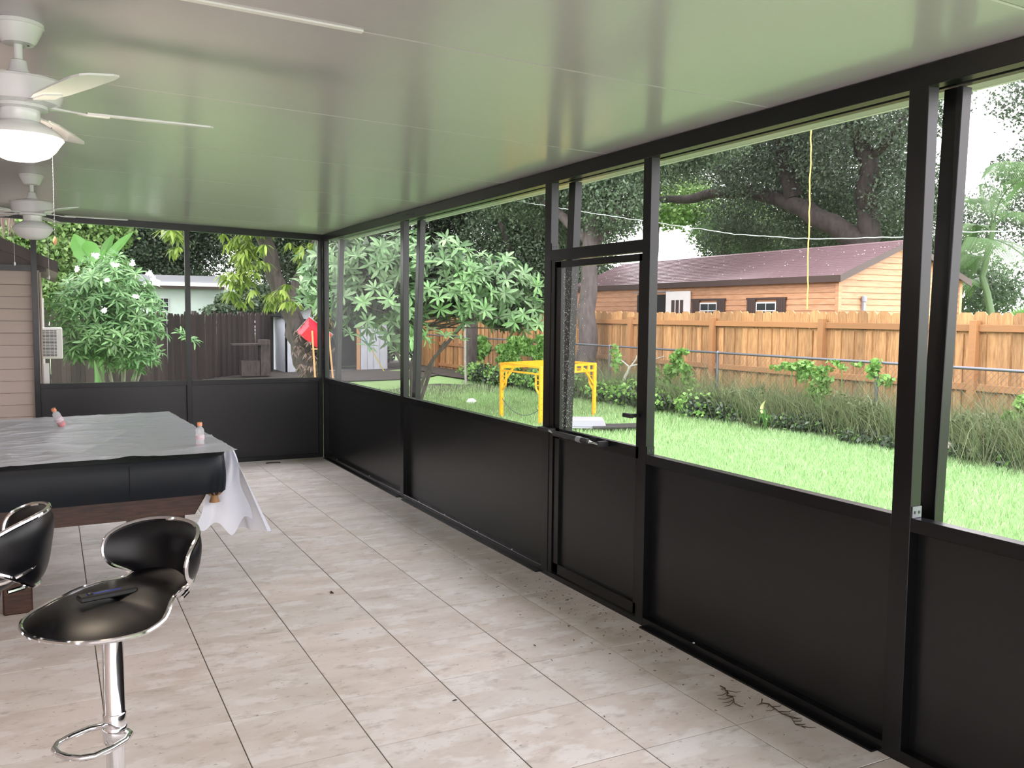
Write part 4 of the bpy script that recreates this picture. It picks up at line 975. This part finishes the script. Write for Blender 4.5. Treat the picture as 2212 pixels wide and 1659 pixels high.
# second layer of narrower boards on the near side, below the top rail
y = 4.7
pm2 = MB().box(-.018, 0, -.055, .055, 0, 1.42).mesh('batten', 'cedar')
while y < 26:
    link('batten', pm2, cf, (-.002, y-12, .0)); y += random.choice((.25, .28, .32))
k = -3
yy = [py0+dpy*i for i in range(-3, 6)]
for a, b in zip(yy[:-1], yy[1:]):
    for z in (1.50, .745, .12):
        MB().box(-.058, -.020, a+.05-12, b-.05-12, z-.045, z+.045).build('rail', 'cedar_rail', cf, bevel=.003)
for y in yy: MB().box(-.11, -.02, y-.05-12, y+.05-12, -.05, 1.60).build('fence_post', 'cedar_rail', cf, bevel=.004)

# ---------------------------------------------------------------- chain link fence
wfn = thing('wire_fence', 'low galvanised chain link fence with round top rail', 'fence', (9.6, 12, 0))
XC = 0
gzc = -.02
for k in range(-3, 5):
    y = 8.17+3.15*k-12+.0
    MB().tube([(0, y, -.1), (0, y, 1.03)], .024, 10).build('fence_post', 'galvanised', wfn)
    MB().lathe([(.028, 1.02), (.03, 1.04), (.02, 1.06), (.004, 1.068)], 10, (0, y, 0)).build('post_cap', 'galvanised', wfn)
MB().tube([(0, y, 1.035) for y in (-13+1, -5, 0, 5, 14)], .019, 10).build('top_rail', 'galvanised', wfn)
mb = MB(); s = .075; z0, z1 = .0, 1.02
ya, yb = -8.0, 8.0
n_ = int((yb-ya+1)/s); Wm = []
A = []; Fm = []
def ribbon(p, q, r):
    o = len(A); d = np.array(q)-np.array(p); d = d/np.linalg.norm(d); sd = np.cross(d, [1, 0, 0])*r; nx_ = np.array([r, 0, 0])
    for c in (p, q):
        c = np.array(c); A.extend([c+sd, c-sd*.5+nx_, c-sd*.5-nx_])
    for i in range(3): Fm.append((o+i, o+(i+1) % 3, o+3+(i+1) % 3, o+3+i))
H_ = z1-z0
for k in range(n_):
    y = ya+k*s
    ribbon((.004, y, z0), (.004, y+H_, z1), .0016); ribbon((-.004, y, z1), (-.004, y+H_, z0), .0016)
me = npmesh('wire_mesh', np.array(A), np.array(Fm)); me.materials.append(M['galvanised']); tag(link('wire_mesh', me, wfn), kind='stuff')
# vines on the wire fence
def vine(label, spots_, n, m='vine_leaf', L_=.10, W_=.085, sc=1):
    y0 = spots_[0][0]
    t = thing('vine', label, 'vine', (9.55, y0, 0))
    B = [(.0, y-y0+random.gauss(0, ry*.5), z+random.gauss(0, rz_*.5), .07, ry*random.uniform(.25, .6), rz_*random.uniform(.25, .6)) for y, z, ry, rz_ in spots_ for q in range(6)]
    quads_leaf(blob_points(B, n, .1), L_, W_, .3, name='foliage', m=m, parent=t)
    for (y, z, ry, rz_) in spots_[:4]: MB().tube([(-.03, (y-y0)+random.uniform(-.2, .2), -.05), (-.03, y-y0+random.uniform(-.1, .1), z*.5), (-.02, y-y0, z)], .006, 5).build('stem', 'vine_leaf', t)
vine('light green vine climbing the wire fence just right of the door post', [(12.3, .75, .22, .30), (12.0, .50, .22, .22), (12.6, .35, .4, .2), (12.9, .62, .12, .2), (12.2, 1.02, .18, .05)], 900)
vine('bright green vine hanging over the wire fence in the middle', [(9.3, .85, .35, .15), (9.1, .60, .25, .25), (8.7, .95, .3, .08), (9.6, .92, .25, .10), (9.0, .3, .3, .2), (8.15, .92, .18, .15)], 1300, L_=.075, W_=.06)
vine('green creeper on the wire fence at the right edge', [(6.15, .35, .22, .30), (5.9, .15, .3, .15), (6.9, .2, .4, .12)], 900, L_=.09)
vine('big leafy vine mound on the board fence behind the yellow frame', [(17.6, .95, .9, .22), (18.6, .75, .8, .28), (16.9, .70, .5, .3), (20.2, .9, .6, .3)], 3200, m='vine_leaf', L_=.16, W_=.14)
# low undergrowth at the fence foot
t = thing('undergrowth', 'sparse low leafy weeds under the wire fence right of the sprouting plant', 'undergrowth', (9.35, 8, 0))
B = [(random.uniform(-.15, .3), y-8, .05+random.uniform(0, .12), .28, .32, random.uniform(.08, .2)) for y in np.linspace(4.8, 11, 22)]
quads_leaf(blob_points(B, 9000, .1), .08, .045, 0, name='foliage', m='oak_leaf', parent=t)
quads_leaf(blob_points(B, 1600, .6), .06, .045, 0, name='light_leaves', m='vine_leaf', parent=t)
B2 = [(random.uniform(-.05, .35), y-8, random.uniform(.1, .45), .12, random.uniform(.1, .3), random.uniform(.08, .25)) for y in np.linspace(4.8, 11.5, 46)]
quads_leaf(blob_points(B2, 9000, .1), .10, .022, -.3, name='weed_leaves', m='weed_blade', parent=t)
t = thing('undergrowth', 'dark leafy undergrowth at the foot of the fence', 'undergrowth', (9.4, 14.5, 0))
B = [(random.uniform(-.25, .35), y-14.5, .10+random.uniform(0, .12), .35, .40, random.uniform(.14, .26)) for y in np.linspace(11.2, 20, 26)]
quads_leaf(blob_points(B, 15000, .1), .09, .06, 0, name='foliage', m='oak_leaf', parent=t)
B = [(b[0]-.15, b[1], b[2]+.08, b[3], b[4], b[5]) for b in B]
quads_leaf(blob_points(B, 3500, .7), .08, .06, 0, name='light_leaves', m='vine_leaf', parent=t)
# dead forked stub
fk = thing('forked_stump', 'pale bare forked sapling leaning by the wire fence', 'sapling', (9.1, 13.55, -.02))
limb([(0, 0, 0), (.12, -.05, .35), (.27, -.1, .72)], .04, .028, fk, 'pale_bark', 'trunk')
for p in ([(.27, -.1, .70), (.12, .05, .86), (.05, .12, 1.0)], [(.27, -.1, .70), (.36, -.15, .84), (.38, -.15, .92)], [(.27, -.1, .72), (.5, -.3, .80), (.75, -.5, .92)]): limb(p, .018, .008, fk, 'pale_bark')
quads_leaf(blob_points([(.05, .12, 1.02, .08, .08, .12), (.12, .1, .8, .1, .1, .2)], 60, .1), .11, .09, .2, name='foliage', m='vine_leaf', parent=fk)
# slim young trunk by the loquat
yt = thing('young_tree', 'slim bare young tree trunk standing right of the loquat shrub', 'tree', (8.7, 19.2, -.05))
limb([(0, 0, 0), (-.02, 0, .6), (-.03, 0, 1.2), (.02, 0, 2.2)], .03, .02, yt, 'pale_bark', 'trunk')
gp = thing('wooden_post', 'weathered grey wooden post behind the slim young trunk', 'post', (9.35, 20.3, -.05))
MB().box(-.13, .13, -.1, .1, 0, 1.9).build('shaft', 'bark_grey', gp, bevel=.02)
# young sprout with pale leaf
sp = thing('sprouting_plant', 'small drooping plant with one pale yellow leaf in the lawn', 'plant', (8.95, 9.5, -.03))
for (p1, tip) in (((-.05, .03, .5), (-.10, .02, .12)), ((.06, 0, .5), (.12, 0, .06)), ((.0, -.02, .52), (-.13, .05, .25))):
    mb = MB(); a, b, c = Vector((0, 0, 0)), Vector(p1), Vector(tip)
    mb.grid(lambda u, v: tuple((a*(1-u)**2+b*2.0*u*(1-u)+c*u*u)+Vector(((v-.5)*.05*math.sin(max(.05, u)*PI), 0, .02*abs(v-.5)))), 10, 2); mb.build('leaf', 'banana_leaf', sp)
o = paddle((.02, -.02, .52), (0, -.03, .20), .035, 0, parent=sp, m='petal_white'); o['label'] = 'pale yellow leaf'; o.data.materials[0] = mat('pale_leaf', (.62, .66, .30), .5, trans=.2)
limb([(.06, 0, 0), (.16, 0, .10), (.24, 0, .2)], .012, .008, sp, 'pale_bark', 'stick')

rk = MB()
def rock(u, v):
    a, b = 2*PI*u, PI*v; r = 1+.18*math.sin(3*a+1)*math.sin(b)+.12*math.sin(5*b+2*a)
    return (.17*r*math.sin(b)*math.cos(a), .13*r*math.sin(b)*math.sin(a), .09+.11*r*math.cos(b))
o = rk.grid(rock, 16, 10).build('rock', 'rock_white'); o.location = (9.25, 6.9, .0); tag(o, 'pale rough rock in the weeds at the right', 'rock')
o = MB().grid(lambda u, v: tuple(.5*c for c in rock(u, v)), 12, 8).build('rock', 'petal_white'); o.location = (7.0, 15.2, -.06); tag(o, 'small white lump lying on the grass left of the yellow frame', 'rock')
# grey tub and black board on the grass
tb = thing('storage_tub', 'grey plastic tub lying upside down on the grass', 'tub', (6.95, 11.1, -.06), math.radians(-28))
def frus(x, y, z0, z1, k): return MB().add([(sx*x*(1 if z == z0 else k), sy*y*(1 if z == z0 else k), z) for z in (z0, z1) for sy in (-1, 1) for sx in (-1, 1)], [(0, 2, 3, 1), (4, 5, 7, 6), (0, 1, 5, 4), (2, 6, 7, 3), (0, 4, 6, 2), (1, 3, 7, 5)])
frus(.30, .22, .06, .17, .88).build('tray', 'grey_plastic', tb, bevel=.01)
frus(.33, .25, .045, .06, 1).build('rim', 'grey_plastic', tb, bevel=.004)
o = MB().box(-.33, .33, -.2, .2, 0, .03).build('board', 'rough_black', bevel=.004); o.location = (7.25, 10.75, .0); o.rotation_euler = (0, -.03, math.radians(-28)); tag(o, 'flat black board on the grass beside the grey lid', 'board')

# ---------------------------------------------------------------- yellow scaffold frame
sc = thing('scaffold', 'yellow painted steel scaffold frame standing in the grass', 'scaffold', (7.2, 12.4, -.1), 0)
Pn = {'A': (6.58, 13.1), 'B': (6.65, 11.9), 'C': (8.0, 12.5), 'D': (7.93, 13.7)}
Pn = {k: (v[0]-7.2, v[1]-12.4) for k, v in Pn.items()}
def leg(k, h):
    x, y = Pn[k]
    lg = MB().box(x-.026, x+.026, y-.026, y+.026, 0, h).build('leg', 'yellow_paint', sc, bevel=.004)
    for j in range(5): MB().lathe([(.006, 0), (.006, .001)], 8, (0, 0, 0)).build('pin_hole', 'rough_black', lg).matrix_local = T((x, y-.0265, .08+j*.09)) @ Matrix.Rotation(PI/2, 4, 'X')
HS = .935
for k in 'ABCD': leg(k, HS)
def beam(a, b, z0, z1, wd=.03):
    mb = MB(); zc = (z0+z1)/2; mb.bar((*Pn[a], zc), (*Pn[b], zc), wd, z1-z0); return mb.build('rail', 'yellow_paint', sc)
beam('A', 'D', HS-.10, HS); beam('B', 'C', HS-.035, HS); beam('B', 'C', HS-.14, HS-.11); beam('A', 'B', HS-.035, HS); beam('C', 'D', HS-.035, HS)
beam('A', 'B', HS-.14, HS-.115, .025); beam('C', 'D', HS-.14, HS-.115, .025)
for t_ in (.25, .5, .62, .75, .88):
    a, b = Pn['B'], Pn['C']; x, y = a[0]+(b[0]-a[0])*t_, a[1]+(b[1]-a[1])*t_
    MB().box(x-.02, x+.02, y-.012, y+.012, HS-.12, HS-.03).build('web', 'yellow_paint', sc)
def gus(k, to):
    a = Vector((*Pn[k], 0)); b = Vector((*Pn[to], 0)); d = (b-a).normalized()
    P = [a+d*.0+Vector((0, 0, HS-.46)), a+d*.06+Vector((0, 0, HS-.42)), a+d*.13+Vector((0, 0, HS-.36)), a+d*.145+Vector((0, 0, HS-.31)), a+d*.145+Vector((0, 0, HS-.12))]
    g_ = MB().tube(P, .016, 8).build('corner_brace', 'yellow_paint', sc)
    for z in (HS-.22, HS-.30): MB().tube([a+Vector((0, 0, z)), a+d*.145+Vector((0, 0, z))], .009, 6).build('brace_rung', 'yellow_paint', g_)
def diag(k, to):
    a = Vector((*Pn[k], 0)); b = Vector((*Pn[to], 0)); d = (b-a).normalized()
    MB().bar(a+Vector((0, 0, HS-.38)), a+d*.32+Vector((0, 0, HS-.08)), .03, .03).build('knee_brace', 'yellow_paint', sc)
gus('A', 'B'); gus('B', 'A'); gus('C', 'D'); gus('D', 'C'); diag('A', 'D'); diag('B', 'C'); diag('C', 'B'); diag('D', 'A')
mb = MB(); a, b = Vector((*Pn['A'], .36)), Vector((*Pn['B'], .30))
N_ = 34
for k in range(N_):
    t0 = k/N_; p = a.lerp(b, t0); p.z -= .20*math.sin(t0*PI)**.8; q = a.lerp(b, t0+1/N_); q.z -= .20*math.sin(min(1, t0+1/N_)*PI)**.8
    mb.bar(p, q, .012 if k % 2 else .005, .005 if k % 2 else .012)
mb.build('chain', 'galvanised', sc)

# ---------------------------------------------------------------- cedar shed with metal roof
sh = thing('garden_shed', 'long cedar clapboard shed with brown metal roof behind the board fence', 'shed', (13, 12, 0))
SL, SW, EV, PK = 9.4, 3.45, 2.40, 3.05
MB().box(.03, SW-.03, .03, SL, 0, EV).build('wall', 'cedar_siding', sh)
def clap(z0, z1, sd, y0, y1):
    return MB().prism([(.03, z0), (.0, z0), (.018, z1), (.03, z1)], y0, y1, 'y')
bh = .115
k = 0; z = .03
ops = [(1.62, 2.18, 1.2, 1.93), (3.36, 3.98, 1.2, 1.93), (5.18, 6.4, 0, 2.14)]
while z < EV-.02:
    z1 = min(z+bh+.003, EV)
    segs = [(.0, SL)]
    for (a, b, c0, c1) in ops:
        if z1 > c0 and z < c1:
            segs = [q for s_ in segs for q in (((s_[0], a), (b, s_[1])) if s_[0] < a < s_[1] else (s_,))]
    for a, b in segs: clap(z, z1, 0, a, b).build('clapboard', 'cedar_siding', sh)
    z += bh
z = .03
while z < PK-.03:          # gable end facing the porch
    zz = min(z+bh+.003, PK-.02)
    half = SW/2 if z < EV else SW/2*(PK-z)/(PK-EV)
    half1 = SW/2 if zz < EV else SW/2*(PK-zz)/(PK-EV)
    c = SW/2
    MB().add([(c-half, 0, z), (c+half, 0, z), (c+half1, .018, zz), (c-half1, .018, zz), (c-half, .03, z), (c+half, .03, z), (c+half1, .03, zz), (c-half1, .03, zz)],
             [(0, 1, 2, 3), (4, 7, 6, 5), (0, 4, 5, 1), (3, 2, 6, 7), (0, 3, 7, 4), (1, 5, 6, 2)]).build('clapboard', 'cedar_siding', sh)
    z += bh
for (x, y) in ((-.012, -.012), (SW-.07, -.012)): MB().box(x, x+.082, y, y+.082, 0, EV-.01).build('corner_board', 'cedar_siding', sh)
MB().box(-.012, .07, SL-.07, SL+.012, 0, EV-.01).build('corner_board', 'cedar_siding', sh)
# roof panels: ribs run along the ridge direction in the photo; each a strip
for side in (0, 1):
    n_ = 17
    for k in range(n_):
        t0, t1 = k/n_, (k+1)/n_
        def pt_(t, dz=0):
            x = -.10+(SW/2+.10)*t; z = EV-.02+(PK+.06-EV+.02)*t
            if side: x = SW-x
            return x, z+dz
        if side == 0:
            a = pt_(t0); b = pt_(t1); m1 = pt_(t0+.22/n_, .030); m2 = pt_(t0+.05/n_, .030)
            poly = [a, m2, m1, pt_(t0+.28/n_, .003), (b[0], b[1]), (b[0], b[1]-.02), (a[0], a[1]-.02)]
        else:
            a = pt_(t0); b = pt_(t1); poly = [a, b, (b[0], b[1]-.02), (a[0], a[1]-.02)]
            if k: continue
            b = pt_(1); poly = [a, b, (b[0], b[1]-.02), (a[0], a[1]-.02)]
        MB().prism(poly, -.12, SL+.12, 'y').build('roof_strip', 'metal_roof', sh)
mb = MB()  # small pale specks laid over the roof strips
for k in range(260):
    t = random.uniform(.02, .98); y = random.uniform(0, SL); x = -.10+(SW/2+.10)*t; z = EV-.02+(PK+.06-EV+.02)*t+.012; q = random.uniform(.004, .011)
    mb.add([(x-q, y, z-q*.4), (x, y-q*1.6, z), (x+q, y, z+q*.4), (x, y+q*1.6, z), (x-.004, y, z+.012)], [(0, 1, 4), (1, 2, 4), (2, 3, 4), (3, 0, 4)])
tag(mb.build('white_specks', 'petal_white', sh), 'pale specks scattered on the roof', kind='stuff')
MB().prism([(SW/2-.07, PK+.045), (SW/2, PK+.085), (SW/2+.07, PK+.045)], -.13, SL+.13, 'y').build('ridge_cap', 'metal_roof', sh)
MB().box(-.125, -.095, -.13, SL+.13, EV-.12, EV+.005).build('eave_fascia', 'brown_trim', sh)
for s in (0, 1):
    xa, xb = (-.12, SW/2) if s == 0 else (SW+.12, SW/2)
    MB().add([(xa, -.14, EV-.13), (xb, -.14, PK-.03), (xb, -.14, PK+.075), (xa, -.14, EV+.0), (xa, -.11, EV-.13), (xb, -.11, PK-.03), (xb, -.11, PK+.075), (xa, -.11, EV+.0)], [(0, 1, 2, 3), (7, 6, 5, 4), (0, 4, 5, 1), (3, 2, 6, 7), (0, 3, 7, 4), (1, 5, 6, 2)]).build('rake_fascia', 'brown_trim', sh)
MB().box(-.10, .05, .0, SL, EV-.11, EV-.09).build('soffit', 'brown_trim', sh)
for (y0, y1, z0, z1) in ((1.58, 2.16, 1.40, 1.93), (3.38, 3.96, 1.40, 1.93)):
    wdw = MB().box(-.02, .02, y0, y1, z0, z1).build('window', 'white_paint', sh)
    for (a, b) in ((y0+.03, (y0+y1)/2-.01), ((y0+y1)/2+.01, y1-.03)):
        for (c, d) in ((z0+.03, z0+.34), (z0+.36, z1-.03)): bx('pane', 'dark_glass', wdw, -.024, -.018, a, b, c, d)
    for (a, b) in ((y0-.26, y0-.01), (y1+.01, y1+.26)):
        shu = MB().box(-.035, -.005, a, b, z0-.04, z1+.05).build('shutter', 'brown_trim', sh)
        for q in range(1, 4): bx('shutter_groove', 'rough_black', shu, -.037, -.034, a+q*(b-a)/4-.003, a+q*(b-a)/4+.003, z0-.02, z1+.03)
    bx('head_trim', 'brown_trim', sh, -.04, -.002, y0-.28, y1+.28, z1+.05, z1+.09)
bx('doorway', 'inside_shade', sh, -.005, .02, 5.18, 6.4, 0, 2.14)  # dark sheet over the wall, the opening's shade is its colour
bx('door_track', 'grey_plastic', sh, -.04, -.005, 5.05, 6.5, 2.19, 2.22)
dd = MB().box(-.06, -.025, 4.28, 5.16, .1, 2.20).build('door', 'white_paint', sh)
for q in range(3):
    for (z0_, z1_) in ((1.25, 1.60), (1.64, 2.0)): bx('pane', 'brown_trim', dd, -.064, -.058, 4.50+q*.16, 4.62+q*.16, z0_, z1_)
el = bx('vent_pipe', 'grey_plastic', sh, .60, .66, -.06, -.005, .8, 1.93); MB().lathe([(.05, 1.93), (.05, 2.02), (.03, 2.04)], 12, (.63, -.04, 0)).build('meter_cap', 'grey_plastic', el)
# siding recess over door opening stays dark

# ---------------------------------------------------------------- white shed with dark doorway
ws = thing('storage_shed', 'small white storage shed with dark open doorway under the trees', 'shed', (5.95, 25.6, -.1))
MB().box(0, .42, 0, .06, 0, 1.64).build('wall_panel', 'shed_white', ws)
MB().box(0, .05, 0, 2.2, 0, 1.60).build('side_wall', 'shed_white', ws)
MB().box(3.0, 3.05, 0, 2.2, 0, 1.60).build('side_wall', 'shed_white', ws)
MB().box(.05, 3.0, 2.15, 2.2, 0, 1.60).build('back_wall', 'inside_shade', ws)
MB().box(.42, .46, .05, 2.15, 0, 1.60).build('partition', 'inside_shade', ws)
MB().box(2.10, 2.20, -.01, .06, 0, 1.7).build('door_jamb', 'light_wood', ws)
for k in range(4): MB().box(2.22+k*.198, 2.22+k*.198+.19, -.02, .03, .0, 1.42).build('door_plank', 'shed_white', ws, bevel=.006)
MB().prism([(0, 1.55), (3.05, 1.55), (3.05, 1.64), (1.6, 2.12), (0, 1.66)], .0, .05, 'y').build('gable', 'shed_white', ws)
MB().prism([(-.15, 1.60), (1.6, 2.14), (1.6, 2.17), (-.17, 1.635)], -.2, 2.3, 'y').build('roof', 'dark_metal', ws)
MB().prism([(3.2, 1.60), (1.6, 2.14), (1.6, 2.17), (3.22, 1.635)], -.2, 2.3, 'y').build('roof', 'dark_metal', ws)
MB().box(.4, 2.15, -.02, .03, 0, .06).build('sill', 'shed_white', ws)
# old cabinet in front of dark fence
cb = thing('old_cabinet', 'dim grey discarded cabinet in front of the dark picket fence', 'cabinet', (4.95, 24.1, -.1))
MB().box(0, .25, 0, .4, .05, 1.0).build('body', 'bark_grey', cb); MB().box(-.75, .25, -.02, .42, .86, .90).build('shelf_top', 'bark_grey', cb); MB().box(-.5, -.02, .05, .4, .05, .45).build('drawer_box', 'bark_grey', cb)

# dark picket fence
pf = thing('picket_fence', 'old dark weathered picket fence at the far end of the yard', 'fence', (-1.2, 17.9, -.1))
d = Vector((5.9+1.2, 26.9-17.9, 0)); Ln = d.length; ang = math.atan2(d.y, d.x); pf.rotation_euler = (0, 0, ang)
pk = MB().prism([(-.067, 0), (.067, 0), (.067, 1.64), (.03, 1.71), (-.03, 1.71), (-.067, 1.64)], -.01, .01, 'y').mesh('picket', 'old_fence')
x = 0
while x < Ln:
    link('picket', pk, pf, (x, random.uniform(-.008, .008), random.uniform(-.05, .03)), (0, random.uniform(-.015, .015), 0)); x += .142
for z in (.4, 1.35): MB().box(0, Ln, .015, .05, z, z+.08).build('rail', 'old_fence', pf)
x = 0
while x < Ln: MB().box(x, x+.09, .05, .14, 0, 1.75).build('fence_post', 'old_fence', pf); x += 2.4

# wheelbarrow leaning on the mango tree, shaft down
wb = thing('wheelbarrow', 'red wheelbarrow stood up against the mango tree trunk', 'wheelbarrow', (5.38, 20.25, -.1), 0)
def tray(u, v):
    # u along the tub, v across; open side faces down and away
    x = -.33+.66*u; y = -.25+.5*v
    e = max(abs(u-.5), abs(v-.5))*2; dep = .20*min(1, max(0, (1-e)*3.2))
    return (x, y, dep)
za = Vector((-.42, -.80, -.42)).normalized(); xa = Vector((.80, -.10, -.62)); xa = (xa-za*xa.dot(za)).normalized(); ya = za.cross(xa)
Rt = T((.02, .12, 1.26)) @ Matrix((( xa.x, ya.x, za.x), (xa.y, ya.y, za.y), (xa.z, ya.z, za.z))).to_4x4()
mb = MB().grid(tray, 18, 18); mb.V = [tuple(Rt @ Vector(v)) for v in mb.V]; mb.build('tub', 'red_paint', wb, smooth=False)
rim = [(-.335, -.255, 0), (.335, -.255, 0), (.335, .255, 0), (-.335, .255, 0)]
MB().tube([tuple(Rt @ Vector(p)) for p in rim], .014, 6, closed=True).build('tub_rim', 'rope_white', wb)
for dx in (0, .42): MB().bar((-.02+dx, -.10, .02), (-.11+dx*.9, -.16, 1.32), .035, .035).build('handle', 'light_wood', wb)
MB().bar((-.1, -.05, .9), (.34, -.05, .9), .03, .03).build('crossbar', 'light_wood', wb)
MB().tube([(.45, .05, 1.15), (.50, .1, 1.0)], .02, 8).build('wheel_fork', 'dark_metal', wb)
# long handled broom
br = thing('garden_tool', 'long green and yellow tool pole leaning by the white shed', 'pole', (8.6, 24.7, -.08))
MB().bar((0, 0, .0), (-.36, .1, .66), .03, .03).build('lower_shaft', 'yellow_pole', br)
MB().bar((-.36, .1, .66), (-.86, .25, 1.50), .032, .032).build('upper_shaft', 'green_paint', br)
# white neighbour house far behind
nh = thing('neighbour_house', 'pale neighbour house with flat white fascia beyond the picket fence', 'house', (1.6, 27.4, 0))
MB().box(0, 3.3, 0, 2.0, 0, 2.30).build('wall', 'mint_stucco', nh)
MB().box(-.3, 3.0, -.35, 2.2, 2.36, 2.46).build('fascia', 'white_paint', nh); MB().box(-.3, 3.0, -.30, 2.2, 2.46, 2.66).build('roof', 'grey_plastic', nh)
bx('soffit', 'brown_trim', nh, -.25, 2.95, -.3, 0, 2.28, 2.36)
wdw = bx('window', 'white_paint', nh, 1.16, 1.44, -.03, .01, 1.62, 2.02)
for (a, b) in ((1.18, 1.295), (1.305, 1.42)):
    for (c, e) in ((1.65, 1.76), (1.77, 1.88), (1.89, 2.0)): bx('pane', 'dark_glass', wdw, a, b, -.036, -.03, c, e)
# hanging lines
def wavy(pts, r, amp, m, name, label, cat, step=.12):
    P = []
    for a, b in zip(pts[:-1], pts[1:]):
        a, b = Vector(a), Vector(b); n_ = max(2, int((b-a).length/step))
        for k in range(n_): P.append(a.lerp(b, k/n_)+Vector((0, random.uniform(-amp, amp), random.uniform(-amp, amp))))
    P.append(Vector(pts[-1])); return tag(MB().tube(P, r, 5).build(name, m), label, cat)
wavy([(10.35, 16.1, 4.6), (11, 10.85, 4.75), (11.6, 6, 4.95), (12, 0, 5.3)], .004, .002, 'rope_white', 'overhead_wire', 'thin overhead wire that holds the yellow rope', 'wire', step=.5)
wavy([(9, 18, 4.2), (9, 15, 3.65), (9, 12.34, 3.18), (9, 10.3, 2.83), (9, 8.8, 2.65), (9, 7.4, 2.575), (9, 6.58, 2.565), (9, 5.5, 2.52), (9, 3, 2.6)], .0065, .007, 'rope_white', 'overhead_cable', 'pale twisted cable strung across in front of the shed roof', 'cable')
wavy([(11, 10.85, 4.75), (11, 10.82, 3.2), (11, 10.80, 1.75)], .011, .012, 'rope_yellow', 'hanging_rope', 'yellow rope hanging straight down in front of the shed', 'rope')
# thatch / moss hanging behind far left
mo = thing('hanging_thatch', 'brown dry strands hanging above the brown roof at far left', 'thatch', (-1.1, 13.2, 2.9))
P = np.stack([rng.uniform(-.7, .72, 1500), rng.uniform(-.3, .3, 1500), rng.uniform(-.12, .5, 1500)], 1)
n_ = len(P); s = .006; L_ = rng.uniform(.15, .4, n_)
V = np.stack([P-[s, 0, 0], P+[s, 0, 0], P+np.stack([rng.uniform(-.03, .03, n_), 0*L_, -L_], 1)], 1).reshape(-1, 3)
me = npmesh('strands', V, np.arange(3*n_).reshape(n_, 3)); me.materials.append(M['moss']); tag(link('strands', me, mo), kind='stuff')
